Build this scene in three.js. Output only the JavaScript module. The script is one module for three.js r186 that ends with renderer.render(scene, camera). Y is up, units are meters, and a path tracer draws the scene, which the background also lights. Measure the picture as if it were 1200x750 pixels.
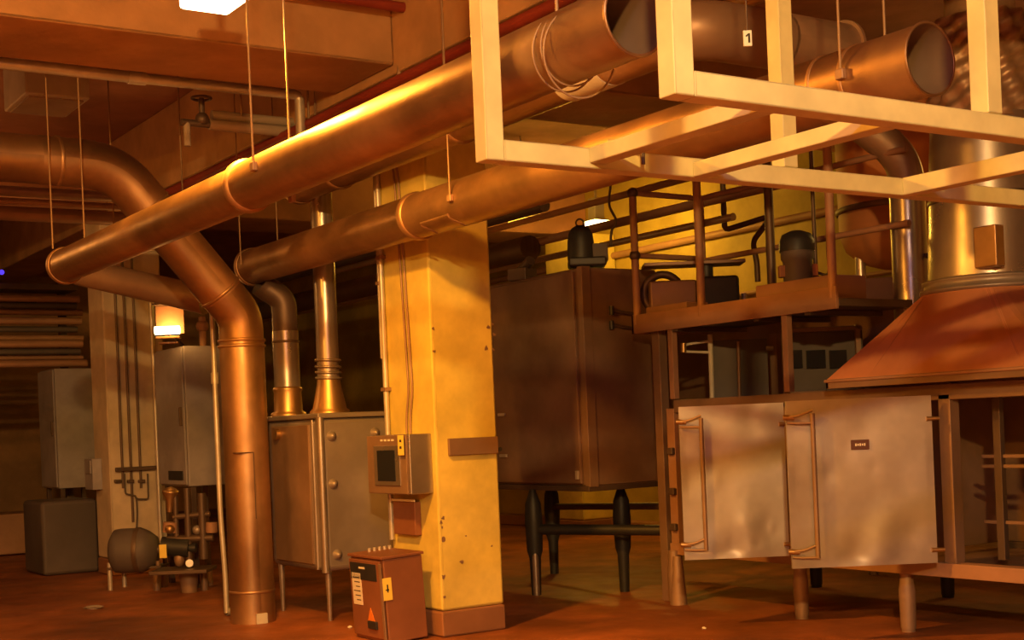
import * as THREE from 'three';
import { RoundedBoxGeometry } from 'three/addons/geometries/RoundedBoxGeometry.js';
import { mergeGeometries, toCreasedNormals } from 'three/addons/utils/BufferGeometryUtils.js';
import { RectAreaLightUniformsLib } from 'three/addons/lights/RectAreaLightUniformsLib.js';
import { FontLoader } from 'three/addons/loaders/FontLoader.js';
import { TextGeometry } from 'three/addons/geometries/TextGeometry.js';

// ---------------------------------------------------------------- camera
// Room axes: x = across the hall (towards the yellow wall), -z = along the ducts ("u" below), y up, metres.
const EYE = 1.6, F = 1600, CX = 600, CY = 500, ROLL = 0.042;
const FW = new THREE.Vector3(0.552, 0, -0.834).normalize();
const RT = new THREE.Vector3(0.834, 0, 0.552).normalize();
const scene = new THREE.Scene();
const camera = new THREE.PerspectiveCamera(2 * Math.atan(500 / F) * 180 / Math.PI, 1.2, 0.05, 100);
camera.position.set(0, EYE, 0);
camera.lookAt(FW.x, EYE, FW.z);
camera.rotateZ(-ROLL);
camera.setViewOffset(1200, 1000, 0, 0, 1200, 750);
scene.add(camera);
scene.background = new THREE.Color(0x000000);
const renderer = new THREE.WebGLRenderer({ antialias: true });
renderer.toneMapping = THREE.LinearToneMapping;
renderer.toneMappingExposure = 1.0;
renderer.shadowMap.enabled = true;

// ---------------------------------------------------------------- lamps: [v, y, u, candela, colour]
const SODIUM = new THREE.Color().setRGB(1, 0.38, 0.035);
const WARM = new THREE.Color().setRGB(1, 0.57, 0.16);
const YELLOW = new THREE.Color().setRGB(1, 0.52, 0.04);
const LAMPS = [
  { at: [2.95, 4.13, 7.35], cd: 118, down: true, color: SODIUM, label: 'glowing square ceiling lamp in front of the concrete beam above the ducts', glow: 14, size: 0.3, shade: 0.27 },
  { at: [-0.9, 4.2, -1.6], cd: 285, color: WARM, label: 'square ceiling lamp over the open floor before the yellow frame', glow: 14, size: 0.36, shade: 0.32 },
  { at: [-2.8, 4.1, 5.6], cd: 80, color: SODIUM, label: 'square ceiling lamp over the open side of the hall', glow: 14, size: 0.36, shade: 0.3 },
  { at: [11.2, 4.29, 14.65], cd: 15, color: YELLOW, label: 'square ceiling lamp seen beyond the black motor', glow: 14, size: 0.24, shade: 0.13 },
  { at: [11.9, 4.3, 8.2], cd: 6, color: YELLOW, label: 'square ceiling lamp above the platform beside the yellow wall', glow: 14, size: 0.36, shade: 0.2 },
  { at: [1.2, 4.0, 15.0], cd: 7, color: SODIUM, label: 'added unseen ceiling lamp brightening the bay beyond the concrete beam', glow: 14, size: 0.36 },  // out of view, added to light the far bay ceiling
];
// added cool light overhead, in place of a camera flash on doors and frame
const COOL_FILL = { at: [0.3, 4.5, 0.2], len: 1.2, nits: 170, color: new THREE.Color().setRGB(0.80, 0.72, 1.0) };

// ---------------------------------------------------------------- pixel helpers (a direction; the distance comes from a plane or a depth)
const cR = Math.cos(ROLL), sR = Math.sin(ROLL);
function dirOf(px, py) {
  const dx = px - CX, dy = py - CY;
  const X = (dx * cR - dy * sR) / F, Y = -(dx * sR + dy * cR) / F;
  return FW.clone().addScaledVector(RT, X).add(new THREE.Vector3(0, Y, 0));
}
const at = (px, py, d) => dirOf(px, py).multiplyScalar(d).add(new THREE.Vector3(0, EYE, 0));
const onY = (px, py, y) => { const k = dirOf(px, py); return at(px, py, (y - EYE) / k.y); };
const onV = (px, py, v) => { const k = dirOf(px, py); return at(px, py, v / k.x); };
const onU = (px, py, u) => { const k = dirOf(px, py); return at(px, py, -u / k.z); };
const V3 = (v, y, u) => new THREE.Vector3(v, y, -u);

// ---------------------------------------------------------------- random, noise, textures
function rng(seed) { let s = seed >>> 0; return () => { s = (s + 0x6D2B79F5) >>> 0; let t = Math.imul(s ^ (s >>> 15), 1 | s); t = (t + Math.imul(t ^ (t >>> 7), 61 | t)) ^ t; return ((t ^ (t >>> 14)) >>> 0) / 4294967296; }; }
function noiseField(N, seed, cells, gain, sx = 1, sy = 1) {
  const out = new Float32Array(N * N); let amp = 1, tot = 0;
  cells.forEach((n, o) => {
    const nx = Math.max(1, Math.round(n * sx)), ny = Math.max(1, Math.round(n * sy)), r = rng(seed + o * 77), g = new Float32Array(nx * ny).map(() => r());
    for (let y = 0; y < N; y++) {
      const fy = y / N * ny, iy = Math.floor(fy), ty0 = fy - iy, ty = ty0 * ty0 * (3 - 2 * ty0), y0 = iy % ny, y1 = (iy + 1) % ny;
      for (let x = 0; x < N; x++) {
        const fx = x / N * nx, ix = Math.floor(fx), tx0 = fx - ix, tx = tx0 * tx0 * (3 - 2 * tx0), x0 = ix % nx, x1 = (ix + 1) % nx;
        const a = g[y0 * nx + x0] * (1 - tx) + g[y0 * nx + x1] * tx, b = g[y1 * nx + x0] * (1 - tx) + g[y1 * nx + x1] * tx;
        out[y * N + x] += amp * (a * (1 - ty) + b * ty);
      }
    }
    tot += amp; amp *= gain;
  });
  for (let i = 0; i < out.length; i++) out[i] /= tot;
  return out;
}
function tex(N, fn, srgb, tile) {
  const d = new Uint8Array(N * N * 4);
  for (let i = 0; i < N * N; i++) { const c = fn(i); d[i * 4] = c[0]; d[i * 4 + 1] = c[1]; d[i * 4 + 2] = c[2]; d[i * 4 + 3] = 255; }
  const t = new THREE.DataTexture(d, N, N); t.wrapS = t.wrapT = THREE.RepeatWrapping; t.magFilter = THREE.LinearFilter; t.minFilter = THREE.LinearMipmapLinearFilter; t.generateMipmaps = true;
  if (srgb) t.colorSpace = THREE.SRGBColorSpace; t.repeat.set(1 / tile, 1 / tile); t.needsUpdate = true; return t;
}
const cl = (x) => Math.max(0, Math.min(255, Math.round(x)));
const nA = noiseField(512, 11, [5, 11, 23, 47, 97, 190], 0.62);
const nB = noiseField(512, 31, [4, 9, 17, 40, 90], 0.6);
const nS = noiseField(512, 51, [6, 14, 40, 120], 0.7, 1, 0.08);
const gray = (f, lo, hi, tile, srgb = true, con = 2) => tex(512, (i) => { const t = Math.max(0, Math.min(1, (f[i] - 0.5) * con + 0.5)); const v = cl(lo + (hi - lo) * t); return [v, v, v]; }, srgb, tile);
const T_paint = gray(nA, 205, 255, 3);
const T_metal = gray(nB, 190, 255, 2.5);
const T_streak = gray(nS, 175, 255, 2);
const T_rough = gray(nB, 150, 255, 2.2, false);
const T_roughS = gray(nS, 140, 255, 1.7, false);
const T_bump = gray(nA, 0, 255, 1.5, false);
const T_grime = tex(512, (i) => { const t = Math.max(0, Math.min(1, (nB[i] - 0.42) * 4.5)), s = nA[i]; const k = 150 + 105 * t; return [cl(k * (0.9 + 0.15 * s)), cl(k * (0.86 + 0.15 * s)), cl(k * (0.8 + 0.15 * s))]; }, true, 3.3);
const T_soft = tex(512, (i) => { const t = Math.max(0, Math.min(1, (nB[i] - 0.3) * 2.2)), s = nA[i]; const k = 205 + 50 * t; return [cl(k * (0.94 + 0.08 * s)), cl(k * (0.92 + 0.09 * s)), cl(k * (0.9 + 0.1 * s))]; }, true, 3.3);
const T_floor = tex(512, (i) => { const t = Math.max(0, Math.min(1, (nA[i] - 0.3) * 2.3)), s = Math.max(0, Math.min(1, (nB[i] - 0.35) * 3)); const k = 150 + 100 * t * (0.55 + 0.45 * s); return [cl(k), cl(k * 0.97), cl(k * 0.94)]; }, true, 5);

function M(r, g, b, o = {}) {
  const m = new THREE.MeshPhysicalMaterial({ color: new THREE.Color().setRGB(r, g, b), roughness: o.r ?? 0.6, metalness: o.m ?? 0, map: o.map ?? null, roughnessMap: o.rm ?? null, side: o.two ? THREE.DoubleSide : THREE.FrontSide });
  if (o.bump) { m.bumpMap = T_bump; m.bumpScale = o.bump; }
  return m;
}
const MAT = {
  concrete: M(0.60, 0.35, 0.18, { r: 0.85, map: T_soft, bump: 0.004 }),
  slab: M(0.50, 0.25, 0.16, { r: 0.9, map: T_soft, bump: 0.004 }),
  yellowPaint: M(0.86, 0.70, 0.18, { r: 0.55, map: T_paint, bump: 0.0015 }),
  basePaint: M(0.40, 0.19, 0.10, { r: 0.6, map: T_soft, bump: 0.002 }),
  wallYellow: M(0.62, 0.47, 0.10, { r: 0.7, map: T_soft, bump: 0.002 }),
  floor: M(0.56, 0.19, 0.06, { r: 0.72, map: T_floor, rm: T_rough, bump: 0.003 }),
  frame: M(0.88, 0.80, 0.40, { r: 0.5, map: T_paint, bump: 0.001 }),
  galv: M(0.55, 0.34, 0.19, { r: 0.54, m: 0.85, map: T_metal, rm: T_rough, bump: 0.0012 }),
  galvDull: M(0.46, 0.31, 0.22, { r: 0.65, m: 0.5, map: T_soft, rm: T_rough, bump: 0.002 }),
  steel: M(0.46, 0.41, 0.40, { r: 0.5, m: 0.45, map: T_soft, rm: T_rough }),
  steelBright: M(0.60, 0.55, 0.52, { r: 0.4, m: 0.8, map: T_soft, rm: T_rough }),
  doorSteel: M(0.54, 0.50, 0.52, { r: 0.5, m: 0.5, map: T_soft, rm: T_rough }),
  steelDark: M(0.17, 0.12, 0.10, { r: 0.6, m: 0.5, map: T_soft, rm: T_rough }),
  brownSteel: M(0.34, 0.22, 0.16, { r: 0.6, m: 0.3, map: T_soft, rm: T_rough, bump: 0.001 }),
  orangePrimer: M(0.47, 0.27, 0.18, { r: 0.6, m: 0.1, map: T_soft, bump: 0.001 }),
  copperTank: M(0.72, 0.30, 0.13, { r: 0.6, m: 0.05, map: T_soft }),
  redPaint: M(0.30, 0.04, 0.025, { r: 0.55, map: T_paint }),
  redBox: M(0.38, 0.16, 0.09, { r: 0.5, m: 0.2, map: T_soft, bump: 0.001 }),
  conduit: M(0.72, 0.66, 0.60, { r: 0.4, m: 0.5, map: T_metal }),
  cable: M(0.10, 0.08, 0.07, { r: 0.7 }),
  black: M(0.03, 0.03, 0.035, { r: 0.5, map: T_paint }),
  rubber: M(0.035, 0.03, 0.03, { r: 0.8 }),
  glassDark: M(0.02, 0.022, 0.03, { r: 0.12 }),
  greyPaint: M(0.36, 0.34, 0.39, { r: 0.5, map: T_paint }),
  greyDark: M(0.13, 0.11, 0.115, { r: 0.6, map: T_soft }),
  whitePaint: M(0.72, 0.69, 0.63, { r: 0.55, map: T_paint }),
  brass: M(0.66, 0.42, 0.2, { r: 0.42, m: 0.9, map: T_metal }),
  tagYellow: M(0.86, 0.66, 0.12, { r: 0.6 }),
  paper: M(0.78, 0.74, 0.68, { r: 0.8 }),
  ink: M(0.04, 0.035, 0.03, { r: 0.7 }),
  warnOrange: M(0.85, 0.24, 0.03, { r: 0.6 }),
  rodSteel: M(0.34, 0.22, 0.13, { r: 0.55, m: 0.3 }),
  whiteWrap: M(0.80, 0.78, 0.74, { r: 0.7, map: T_paint }),
  insulation: M(0.48, 0.40, 0.34, { r: 0.8, map: T_soft }),
  hoodPaint: M(0.78, 0.34, 0.16, { r: 0.6, m: 0.1, map: T_soft, bump: 0.001, two: true }),
  galvTwo: M(0.46, 0.31, 0.22, { r: 0.65, m: 0.5, map: T_soft, rm: T_rough, two: true }),
  creamPaint: M(0.72, 0.60, 0.46, { r: 0.6, map: T_paint, bump: 0.002 }),
  plaque: M(0.10, 0.035, 0.03, { r: 0.5 }),
};

// ---------------------------------------------------------------- geometry helpers (all in world metres)
function metricUV(g) {
  const p = g.attributes.position, n = g.attributes.normal, uv = new Float32Array(p.count * 2);
  for (let i = 0; i < p.count; i++) {
    const ax = Math.abs(n.getX(i)), ay = Math.abs(n.getY(i)), az = Math.abs(n.getZ(i));
    if (ax >= ay && ax >= az) { uv[2 * i] = p.getZ(i); uv[2 * i + 1] = p.getY(i); } else if (ay >= az) { uv[2 * i] = p.getX(i); uv[2 * i + 1] = p.getZ(i); } else { uv[2 * i] = p.getX(i); uv[2 * i + 1] = p.getY(i); }
  }
  g.setAttribute('uv', new THREE.BufferAttribute(uv, 2)); return g;
}
const flat = (g) => { const q = g.index ? g.toNonIndexed() : g; return q; };
function box(v0, v1, y0, y1, u0, u1, r) {
  const w = Math.abs(v1 - v0), h = Math.abs(y1 - y0), d = Math.abs(u1 - u0), rr = Math.min(r ?? 0.008, 0.24 * Math.min(w, h, d));
  const g = flat(new RoundedBoxGeometry(w, h, d, 1, rr));
  g.translate((v0 + v1) / 2, (y0 + y1) / 2, -(u0 + u1) / 2); return metricUV(g);
}
function cbox(p, w, h, d, turn = 0, r) { const g = box(-w / 2, w / 2, -h / 2, h / 2, -d / 2, d / 2, r); g.rotateY(turn); g.translate(p.x, p.y, p.z); return g; }
function align(g, a, b) { const dir = b.clone().sub(a), L = dir.length(); g.applyQuaternion(new THREE.Quaternion().setFromUnitVectors(new THREE.Vector3(0, 1, 0), dir.divideScalar(L))); g.translate((a.x + b.x) / 2, (a.y + b.y) / 2, (a.z + b.z) / 2); return g; }
function cyl(a, b, r0, r1 = r0, seg = 20) {
  const L = a.distanceTo(b), g = flat(new THREE.CylinderGeometry(r1, r0, L, seg, 1)); const uv = g.attributes.uv;
  for (let i = 0; i < uv.count; i++) uv.setXY(i, uv.getX(i) * 2 * Math.PI * Math.max(r0, r1), uv.getY(i) * L);
  return align(g, a, b);
}
function lathe(prof, a, b, seg = 32) {   // prof: [radius, distance along the axis from a]; axis a -> b
  const L = a.distanceTo(b), g = flat(new THREE.LatheGeometry(prof.map(([r, t]) => new THREE.Vector2(Math.max(r, 0.0001), t - L / 2)), seg));
  const uv = g.attributes.uv, p = g.attributes.position; for (let i = 0; i < uv.count; i++) uv.setXY(i, uv.getX(i) * 2 * Math.PI * prof[0][0], p.getY(i));
  return align(g, a, b);
}
function shell(a, b, R, th = 0.006, seg = 40) { const L = a.distanceTo(b); const g = lathe([[R, 0], [R, L], [R - th, L], [R - th, 0], [R, 0]], a, b, seg); g.deleteAttribute('normal'); g.computeVertexNormals(); return smoothCyl(g, a, b); }
function smoothCyl(g, a, b) {   // round normals on the curved faces of a shell
  const ax = b.clone().sub(a).normalize(), p = g.attributes.position, n = g.attributes.normal, P = new THREE.Vector3(), N = new THREE.Vector3();
  for (let i = 0; i < p.count; i++) { N.fromBufferAttribute(n, i); if (Math.abs(N.dot(ax)) > 0.5) continue; P.fromBufferAttribute(p, i).sub(a); P.addScaledVector(ax, -P.dot(ax)).normalize(); if (P.dot(N) < 0) P.negate(); n.setXYZ(i, P.x, P.y, P.z); }
  return g;
}
function torus(c, dir, R, r, seg = 36) { const g = flat(new THREE.TorusGeometry(R, r, 8, seg)); g.applyQuaternion(new THREE.Quaternion().setFromUnitVectors(new THREE.Vector3(0, 0, 1), dir.clone().normalize())); g.translate(c.x, c.y, c.z); return g; }
function pipe(pts, r, bend = 0.1, seg = 14) {
  const cp = new THREE.CurvePath(); let prev = pts[0].clone();
  for (let i = 1; i < pts.length - 1; i++) {
    const k = pts[i], a = prev.clone().sub(k), c = pts[i + 1].clone().sub(k), t = Math.min(bend, 0.9 * a.length(), 0.45 * c.length());
    const p0 = k.clone().addScaledVector(a.normalize(), t), p1 = k.clone().addScaledVector(c.normalize(), t);
    cp.add(new THREE.LineCurve3(prev, p0)); cp.add(new THREE.QuadraticBezierCurve3(p0, k, p1)); prev = p1;
  }
  cp.add(new THREE.LineCurve3(prev, pts[pts.length - 1])); const L = cp.getLength();
  const g = flat(new THREE.TubeGeometry(cp, pts.length === 2 ? 2 : Math.min(260, Math.max(24, Math.round(L / Math.max(0.03, r * 0.6)))), r, seg, false));
  const uv = g.attributes.uv; for (let i = 0; i < uv.count; i++) uv.setXY(i, uv.getY(i) * 2 * Math.PI * r, uv.getX(i) * L);
  return g;
}
const curve = (pts, r, n = 60) => flat(new THREE.TubeGeometry(new THREE.CatmullRomCurve3(pts), n, r, 8, false));
const merge = (...gs) => mergeGeometries(gs.map((g) => { for (const k of Object.keys(g.attributes)) if (!['position', 'normal', 'uv'].includes(k)) g.deleteAttribute(k); return g; }));
function sphere(c, r, sy = 1) { const g = flat(new THREE.SphereGeometry(r, 20, 14)); g.scale(1, sy, 1); g.translate(c.x, c.y, c.z); return g; }

// ---------------------------------------------------------------- naming helpers
const used = {};
function numbered(n) { const k = used[n] = (used[n] ?? -1) + 1; return k ? `${n}_${String(k).padStart(3, '0')}` : n; }
function shade(m) { m.castShadow = true; m.receiveShadow = true; return m; }
class Thing {
  constructor(name, label, category, base, group) {
    this.b = base; this.g = new THREE.Group(); this.g.name = numbered(name); this.g.position.copy(base);
    this.g.userData = { label, category }; if (group) this.g.userData.group = group; scene.add(this.g);
  }
  add(name, geo, mat, label) { geo.translate(-this.b.x, -this.b.y, -this.b.z); const m = shade(new THREE.Mesh(geo, mat)); m.name = name; if (label) m.userData.label = label; this.g.add(m); return m; }
  sub(parent, name, geo, mat, label) { geo.translate(-this.b.x, -this.b.y, -this.b.z); const m = shade(new THREE.Mesh(geo, mat)); m.name = name; if (label) m.userData.label = label; parent.add(m); return m; }
}
function one(name, geo, mat, label, category, group) { const m = shade(new THREE.Mesh(geo, mat)); m.name = numbered(name); m.userData = { label, category }; if (group) m.userData.group = group; scene.add(m); return m; }
function struct(name, geo, mat, label) { const m = shade(new THREE.Mesh(geo, mat)); m.name = name; m.userData = { kind: 'structure' }; if (label) { m.userData.label = label; } scene.add(m); return m; }
function kid(parent, name, geo, mat, label) { const m = shade(new THREE.Mesh(geo, mat)); m.name = name; if (label) m.userData.label = label; parent.add(m); return m; }

// ================================================================ THE HALL
const VL = -7, VR = 12.5, UF = -7, UB = 30, HC = 5.25;
struct('floor', box(VL - 0.2, VR + 0.2, -0.2, 0, UF - 0.2, UB + 0.2, 0.001), MAT.floor, 'stained red brown concrete floor');
struct('ceiling', box(VL - 0.2, VR + 0.2, HC, HC + 0.2, UF - 0.2, UB + 0.2, 0.001), MAT.slab, 'dim concrete ceiling slab');
const wr = struct('wall_right', box(VR, VR + 0.2, 0, HC, UF, UB, 0.001), MAT.wallYellow, 'yellow painted wall behind the machines');
struct('wall_left', box(VL - 0.2, VL, 0, HC, UF, UB, 0.001), MAT.concrete, 'dim wall of the hall');
struct('wall_back', box(VL, VR, 0, HC, UB, UB + 0.2, 0.001), MAT.concrete, 'dark far wall of the hall');
struct('wall_front', box(VL, VR, 0, HC, UF - 0.2, UF, 0.001), MAT.concrete, 'wall behind the viewer');
struct('baseboard_right', box(VR - 0.3, VR - 0.001, 0, 0.16, UF, UB, 0.02), MAT.basePaint, 'low brown kerb along the yellow wall');
// beams through the pillars
struct('trim_1', box(VL, 5.2, 4.45, HC, 9.3, 10.3, 0.02), MAT.concrete, 'wide concrete ceiling beam with smooth underside');
struct('trim_2', box(5.9, VR, 4.45, HC, 9.3, 10.45, 0.02), MAT.concrete, 'concrete ceiling beam between pillar and yellow wall');
struct('trim_3', box(5.2, 5.9, 4.38, HC, UF, UB, 0.02), MAT.concrete, 'concrete ceiling beam along the row of pillars');
struct('trim_4', box(VL, 5.2, 4.45, HC, 16.6, 17.7, 0.02), MAT.slab, 'concrete ceiling beam in the far bay');
struct('trim_5', box(5.9, VR, 4.45, HC, 16.6, 17.7, 0.02), MAT.slab, 'concrete ceiling beam in the far bay near the yellow wall');
// pillars
function pillar(n, v0, v1, u0, u1, top, label, paint = MAT.yellowPaint) {
  const s = struct(n, box(v0, v1, 0.2, top, u0, u1, 0.025), paint, label);
  kid(s, 'pillar_base', box(v0 - 0.006, v1 + 0.006, 0, 0.2, u0 - 0.006, u1 + 0.006, 0.02), MAT.basePaint, 'brown painted foot band');
  return s;
}
const PC = { v0: 5.3, v1: 5.87, u0: 9.08, u1: 9.85 };
const pc = pillar('pillar', PC.v0, PC.v1, PC.u0, PC.u1, 4.38, 'cream yellow painted concrete pillar with brown foot, ducts passing in front');
// chipped paint on the pillar: real shallow flakes
{
  const r = rng(5);
  const spots = [[572, 383], [577, 380], [579, 392], [570, 408], [578, 410], [519, 607], [518, 618], [517, 612], [520, 632], [546, 628], [541, 658], [576, 640], [519, 676], [496, 385], [498, 412], [521, 700]];
  spots.forEach(([x, y], i) => { const p = onU(x, y, PC.u0 - 0.001), w = 0.007 + 0.011 * r(); const s = new THREE.Shape(); for (let k = 0; k < 8; k++) { const a = k / 8 * 6.283, q = w * (0.5 + r()); s[k ? 'lineTo' : 'moveTo'](Math.cos(a) * q, Math.sin(a) * q); } const g = flat(new THREE.ExtrudeGeometry(s, { depth: 0.002, bevelEnabled: false })); g.translate(Math.max(p.x, 5.32), p.y, p.z); kid(pc, 'paint_chip', g, MAT.brownSteel); });
}
{
  const a = onU(524, 514, PC.u0), b = onU(582, 531, PC.u0);
  const t = new Thing('rail_bracket_plate', 'brown steel plate fixed across the front of the yellow pillar', 'plate', V3(a.x, b.y, PC.u0));
  t.add('plate', box(a.x, b.x, b.y, a.y, PC.u0 - 0.03, PC.u0, 0.004), MAT.brownSteel);
  t.add('bolt', cyl(V3(b.x + 0.02, b.y + 0.03, PC.u0 - 0.03), V3(b.x + 0.02, b.y + 0.03, PC.u0 + 0.002), 0.016), MAT.black);
}
const pl = pillar('pillar_001', 5.02, 5.75, 16.4, 17.0, 4.38, 'dim cream pillar carrying thin conduits, drum at its foot', MAT.creamPaint);
const pr = pillar('pillar_002', 11.7, 12.48, 15.9, 16.6, 4.38, 'yellow pilaster on the far wall seen under the oven box');

// ---------------------------------------------------------------- ceiling lamps (fitting + its own light)
LAMPS.forEach((L, i) => {
  const [v, y, u] = L.at, s = L.size / 2, p = V3(v, y, u);
  const t = new Thing('ceiling_lamp', L.label, 'lamp', V3(v, HC, u));
  t.add('housing', box(v - s * 0.7, v + s * 0.7, y + 0.03, y + 0.34, u - s * 0.7, u + s * 0.7, 0.02), MAT.whitePaint);
  t.add('stem', cyl(V3(v, y + 0.33, u), V3(v, HC, u), 0.02), MAT.conduit);
  const em = new THREE.MeshStandardMaterial({ color: 0x000000, emissive: L.color.clone().lerp(new THREE.Color(1, 1, 0.8), 0.35), emissiveIntensity: L.glow });
  const lens = t.add('lens', box(v - s, v + s, y - 0.07, y + 0.03, u - s, u + s, 0.03), em, 'glowing square lens');
  lens.castShadow = false;
  if (L.shade) t.add('reflector', box(v - L.shade, v + L.shade, y + 0.03, y + 0.05, u - L.shade, u + L.shade, 0.01), MAT.whitePaint);  // flat plate added above the lens to block upward light
  // lamps set to down throw their light downwards; the others shine all round
  const pt = L.down ? new THREE.SpotLight(L.color, L.cd, 0, 1.555, 0.4, 2) : new THREE.PointLight(L.color, L.cd, 0, 2);
  pt.position.copy(p); if (L.down) { pt.position.y -= 0.09; pt.target.position.copy(p).setY(0); scene.add(pt.target); }
  pt.castShadow = true; pt.shadow.radius = 7; pt.name = 'ceiling_lamp_light'; scene.add(pt);
});

{
  const a = onY(596, 259, 4.2), b = onY(632, 256, 4.2), t = new Thing('tube_lamp', 'thin glowing tube lamp under the ceiling between pillar and black motor', 'lamp', a.clone().setY(HC));
  t.add('tube', cyl(a, b, 0.03, 0.03, 12), new THREE.MeshStandardMaterial({ color: 0x000000, emissive: YELLOW, emissiveIntensity: 3 }), 'glowing tube').castShadow = false;
  t.add('batten', cyl(a.clone().setY(4.27), b.clone().setY(4.27), 0.035, 0.035, 8), MAT.whitePaint); t.add('stem', cyl(a.clone().lerp(b, 0.5).setY(4.28), a.clone().lerp(b, 0.5).setY(HC), 0.01), MAT.conduit);
  const pt = new THREE.PointLight(YELLOW, 2, 0, 2); pt.position.copy(a.clone().lerp(b, 0.5).setY(4.12)); pt.castShadow = true; pt.name = 'tube_lamp_light'; scene.add(pt);
}
{
  const [v, y, u] = COOL_FILL.at, t = new Thing('flash_fill_lamp', 'added cool white ceiling fitting standing in for a camera flash', 'lamp', V3(v, HC, u));  // unseen fitting, added for cool light on the frame and doors
  t.add('tray', box(v - COOL_FILL.len / 2, v + COOL_FILL.len / 2, y + 0.05, y + 0.12, u - 0.12, u + 0.12, 0.01), MAT.whitePaint);
  for (const s of [-0.06, 0.06]) t.add('tube', cyl(V3(v - COOL_FILL.len / 2 + 0.02, y + 0.025, u + s), V3(v + COOL_FILL.len / 2 - 0.02, y + 0.025, u + s), 0.018), new THREE.MeshStandardMaterial({ color: 0x000000, emissive: COOL_FILL.color, emissiveIntensity: 6 }), 'glowing tube').castShadow = false;
  for (const s of [-0.4, 0.4]) t.add('stem', cyl(V3(v + s, y + 0.11, u), V3(v + s, HC, u), 0.01), MAT.conduit);
  RectAreaLightUniformsLib.init();
  const ra = new THREE.RectAreaLight(COOL_FILL.color, COOL_FILL.nits, COOL_FILL.len, 0.24); ra.position.copy(V3(v, y - 0.005, u)); ra.lookAt(v, 0, -u); ra.name = 'flash_fill_light'; scene.add(ra);
}

// ================================================================ OVERHEAD DUCTS
const UDIR = V3(0, 0, 1);
function rod(t, a, b, r = 0.0065) { return t.add('hanger_rod', cyl(a, b, r, r, 8), MAT.rodSteel); }
{ // duct A
  const K = 0.77, v = 3.99 * K, y = EYE + 1.85 * K, R = 0.178 * K, uN = 4.86 * K, uJ = 9.41 * K, uE = 14.26 * K, c = (u) => V3(v, y, u);
  const t = new Thing('overhead_duct', 'large galvanized overhead duct with open near end, highest of the parallel runs', 'duct', c(9.4));
  t.add('duct_section', lathe([[R, 0], [R, uJ - uN]], c(uN), c(uJ), 48), MAT.galv);
  t.add('duct_section', lathe([[R - 0.004, 0], [R - 0.004, uE - uJ]], c(uJ), c(uE), 48), MAT.galv);
  t.add('lining', lathe([[R - 0.006, 0], [R - 0.006, 6]], c(uN + 0.001), c(uN + 6.001), 40), MAT.galvTwo, 'bare metal inside');
  t.add('joint_collar', lathe([[R, 0], [R + 0.016, 0.012], [R + 0.016, 0.05], [R, 0.062]], c(uJ - 0.04), c(uJ + 0.022), 48), MAT.galv);
  t.add('end_cap', lathe([[R, 0], [R + 0.012, 0.002], [R + 0.012, 0.05], [R * 0.8, 0.09], [0.001, 0.1]], c(uE - 0.05), c(uE + 0.05), 48), MAT.galv);
  t.add('end_rim', torus(c(uN + 0.005), UDIR, R - 0.003, 0.007), MAT.galv);
  // loose loops of binding wire
  for (const [du, off, rr] of [[0.385, 0.01, 1.02], [0.43, 0.017, 1.06], [0.335, 0.043, 1.19]]) t.add('binding_wire', torus(V3(v, y - off, uN + du), V3(0.02, 0.14, 1), R * rr, 0.004, 48), MAT.rodSteel);
  for (const [px, side] of [[62, -1], [99, 0.4]]) { const q = onV(px, 295 - (px - 57) * 0.4, v + side * (R + 0.015)); rod(t, V3(q.x, y + 0.1, -q.z), V3(q.x, HC, -q.z)); }
  { const q = onV(297, 195, v - R - 0.012); rod(t, q, V3(q.x, HC, -q.z)); t.add('clamp_ear', cbox(q, 0.03, 0.05, 0.05), MAT.galvDull); }
  { const q = onV(339, 158, v + R + 0.012); rod(t, V3(q.x, y - 0.1, -q.z), V3(q.x, HC, -q.z)); t.add('clamp_ear', cbox(V3(q.x, y - 0.1, -q.z), 0.03, 0.05, 0.05), MAT.galvDull); }
  { const q = onV(653, 20, v - R * 0.2); rod(t, V3(q.x, y + R, -q.z), V3(q.x, HC, -q.z)); }
}
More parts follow.
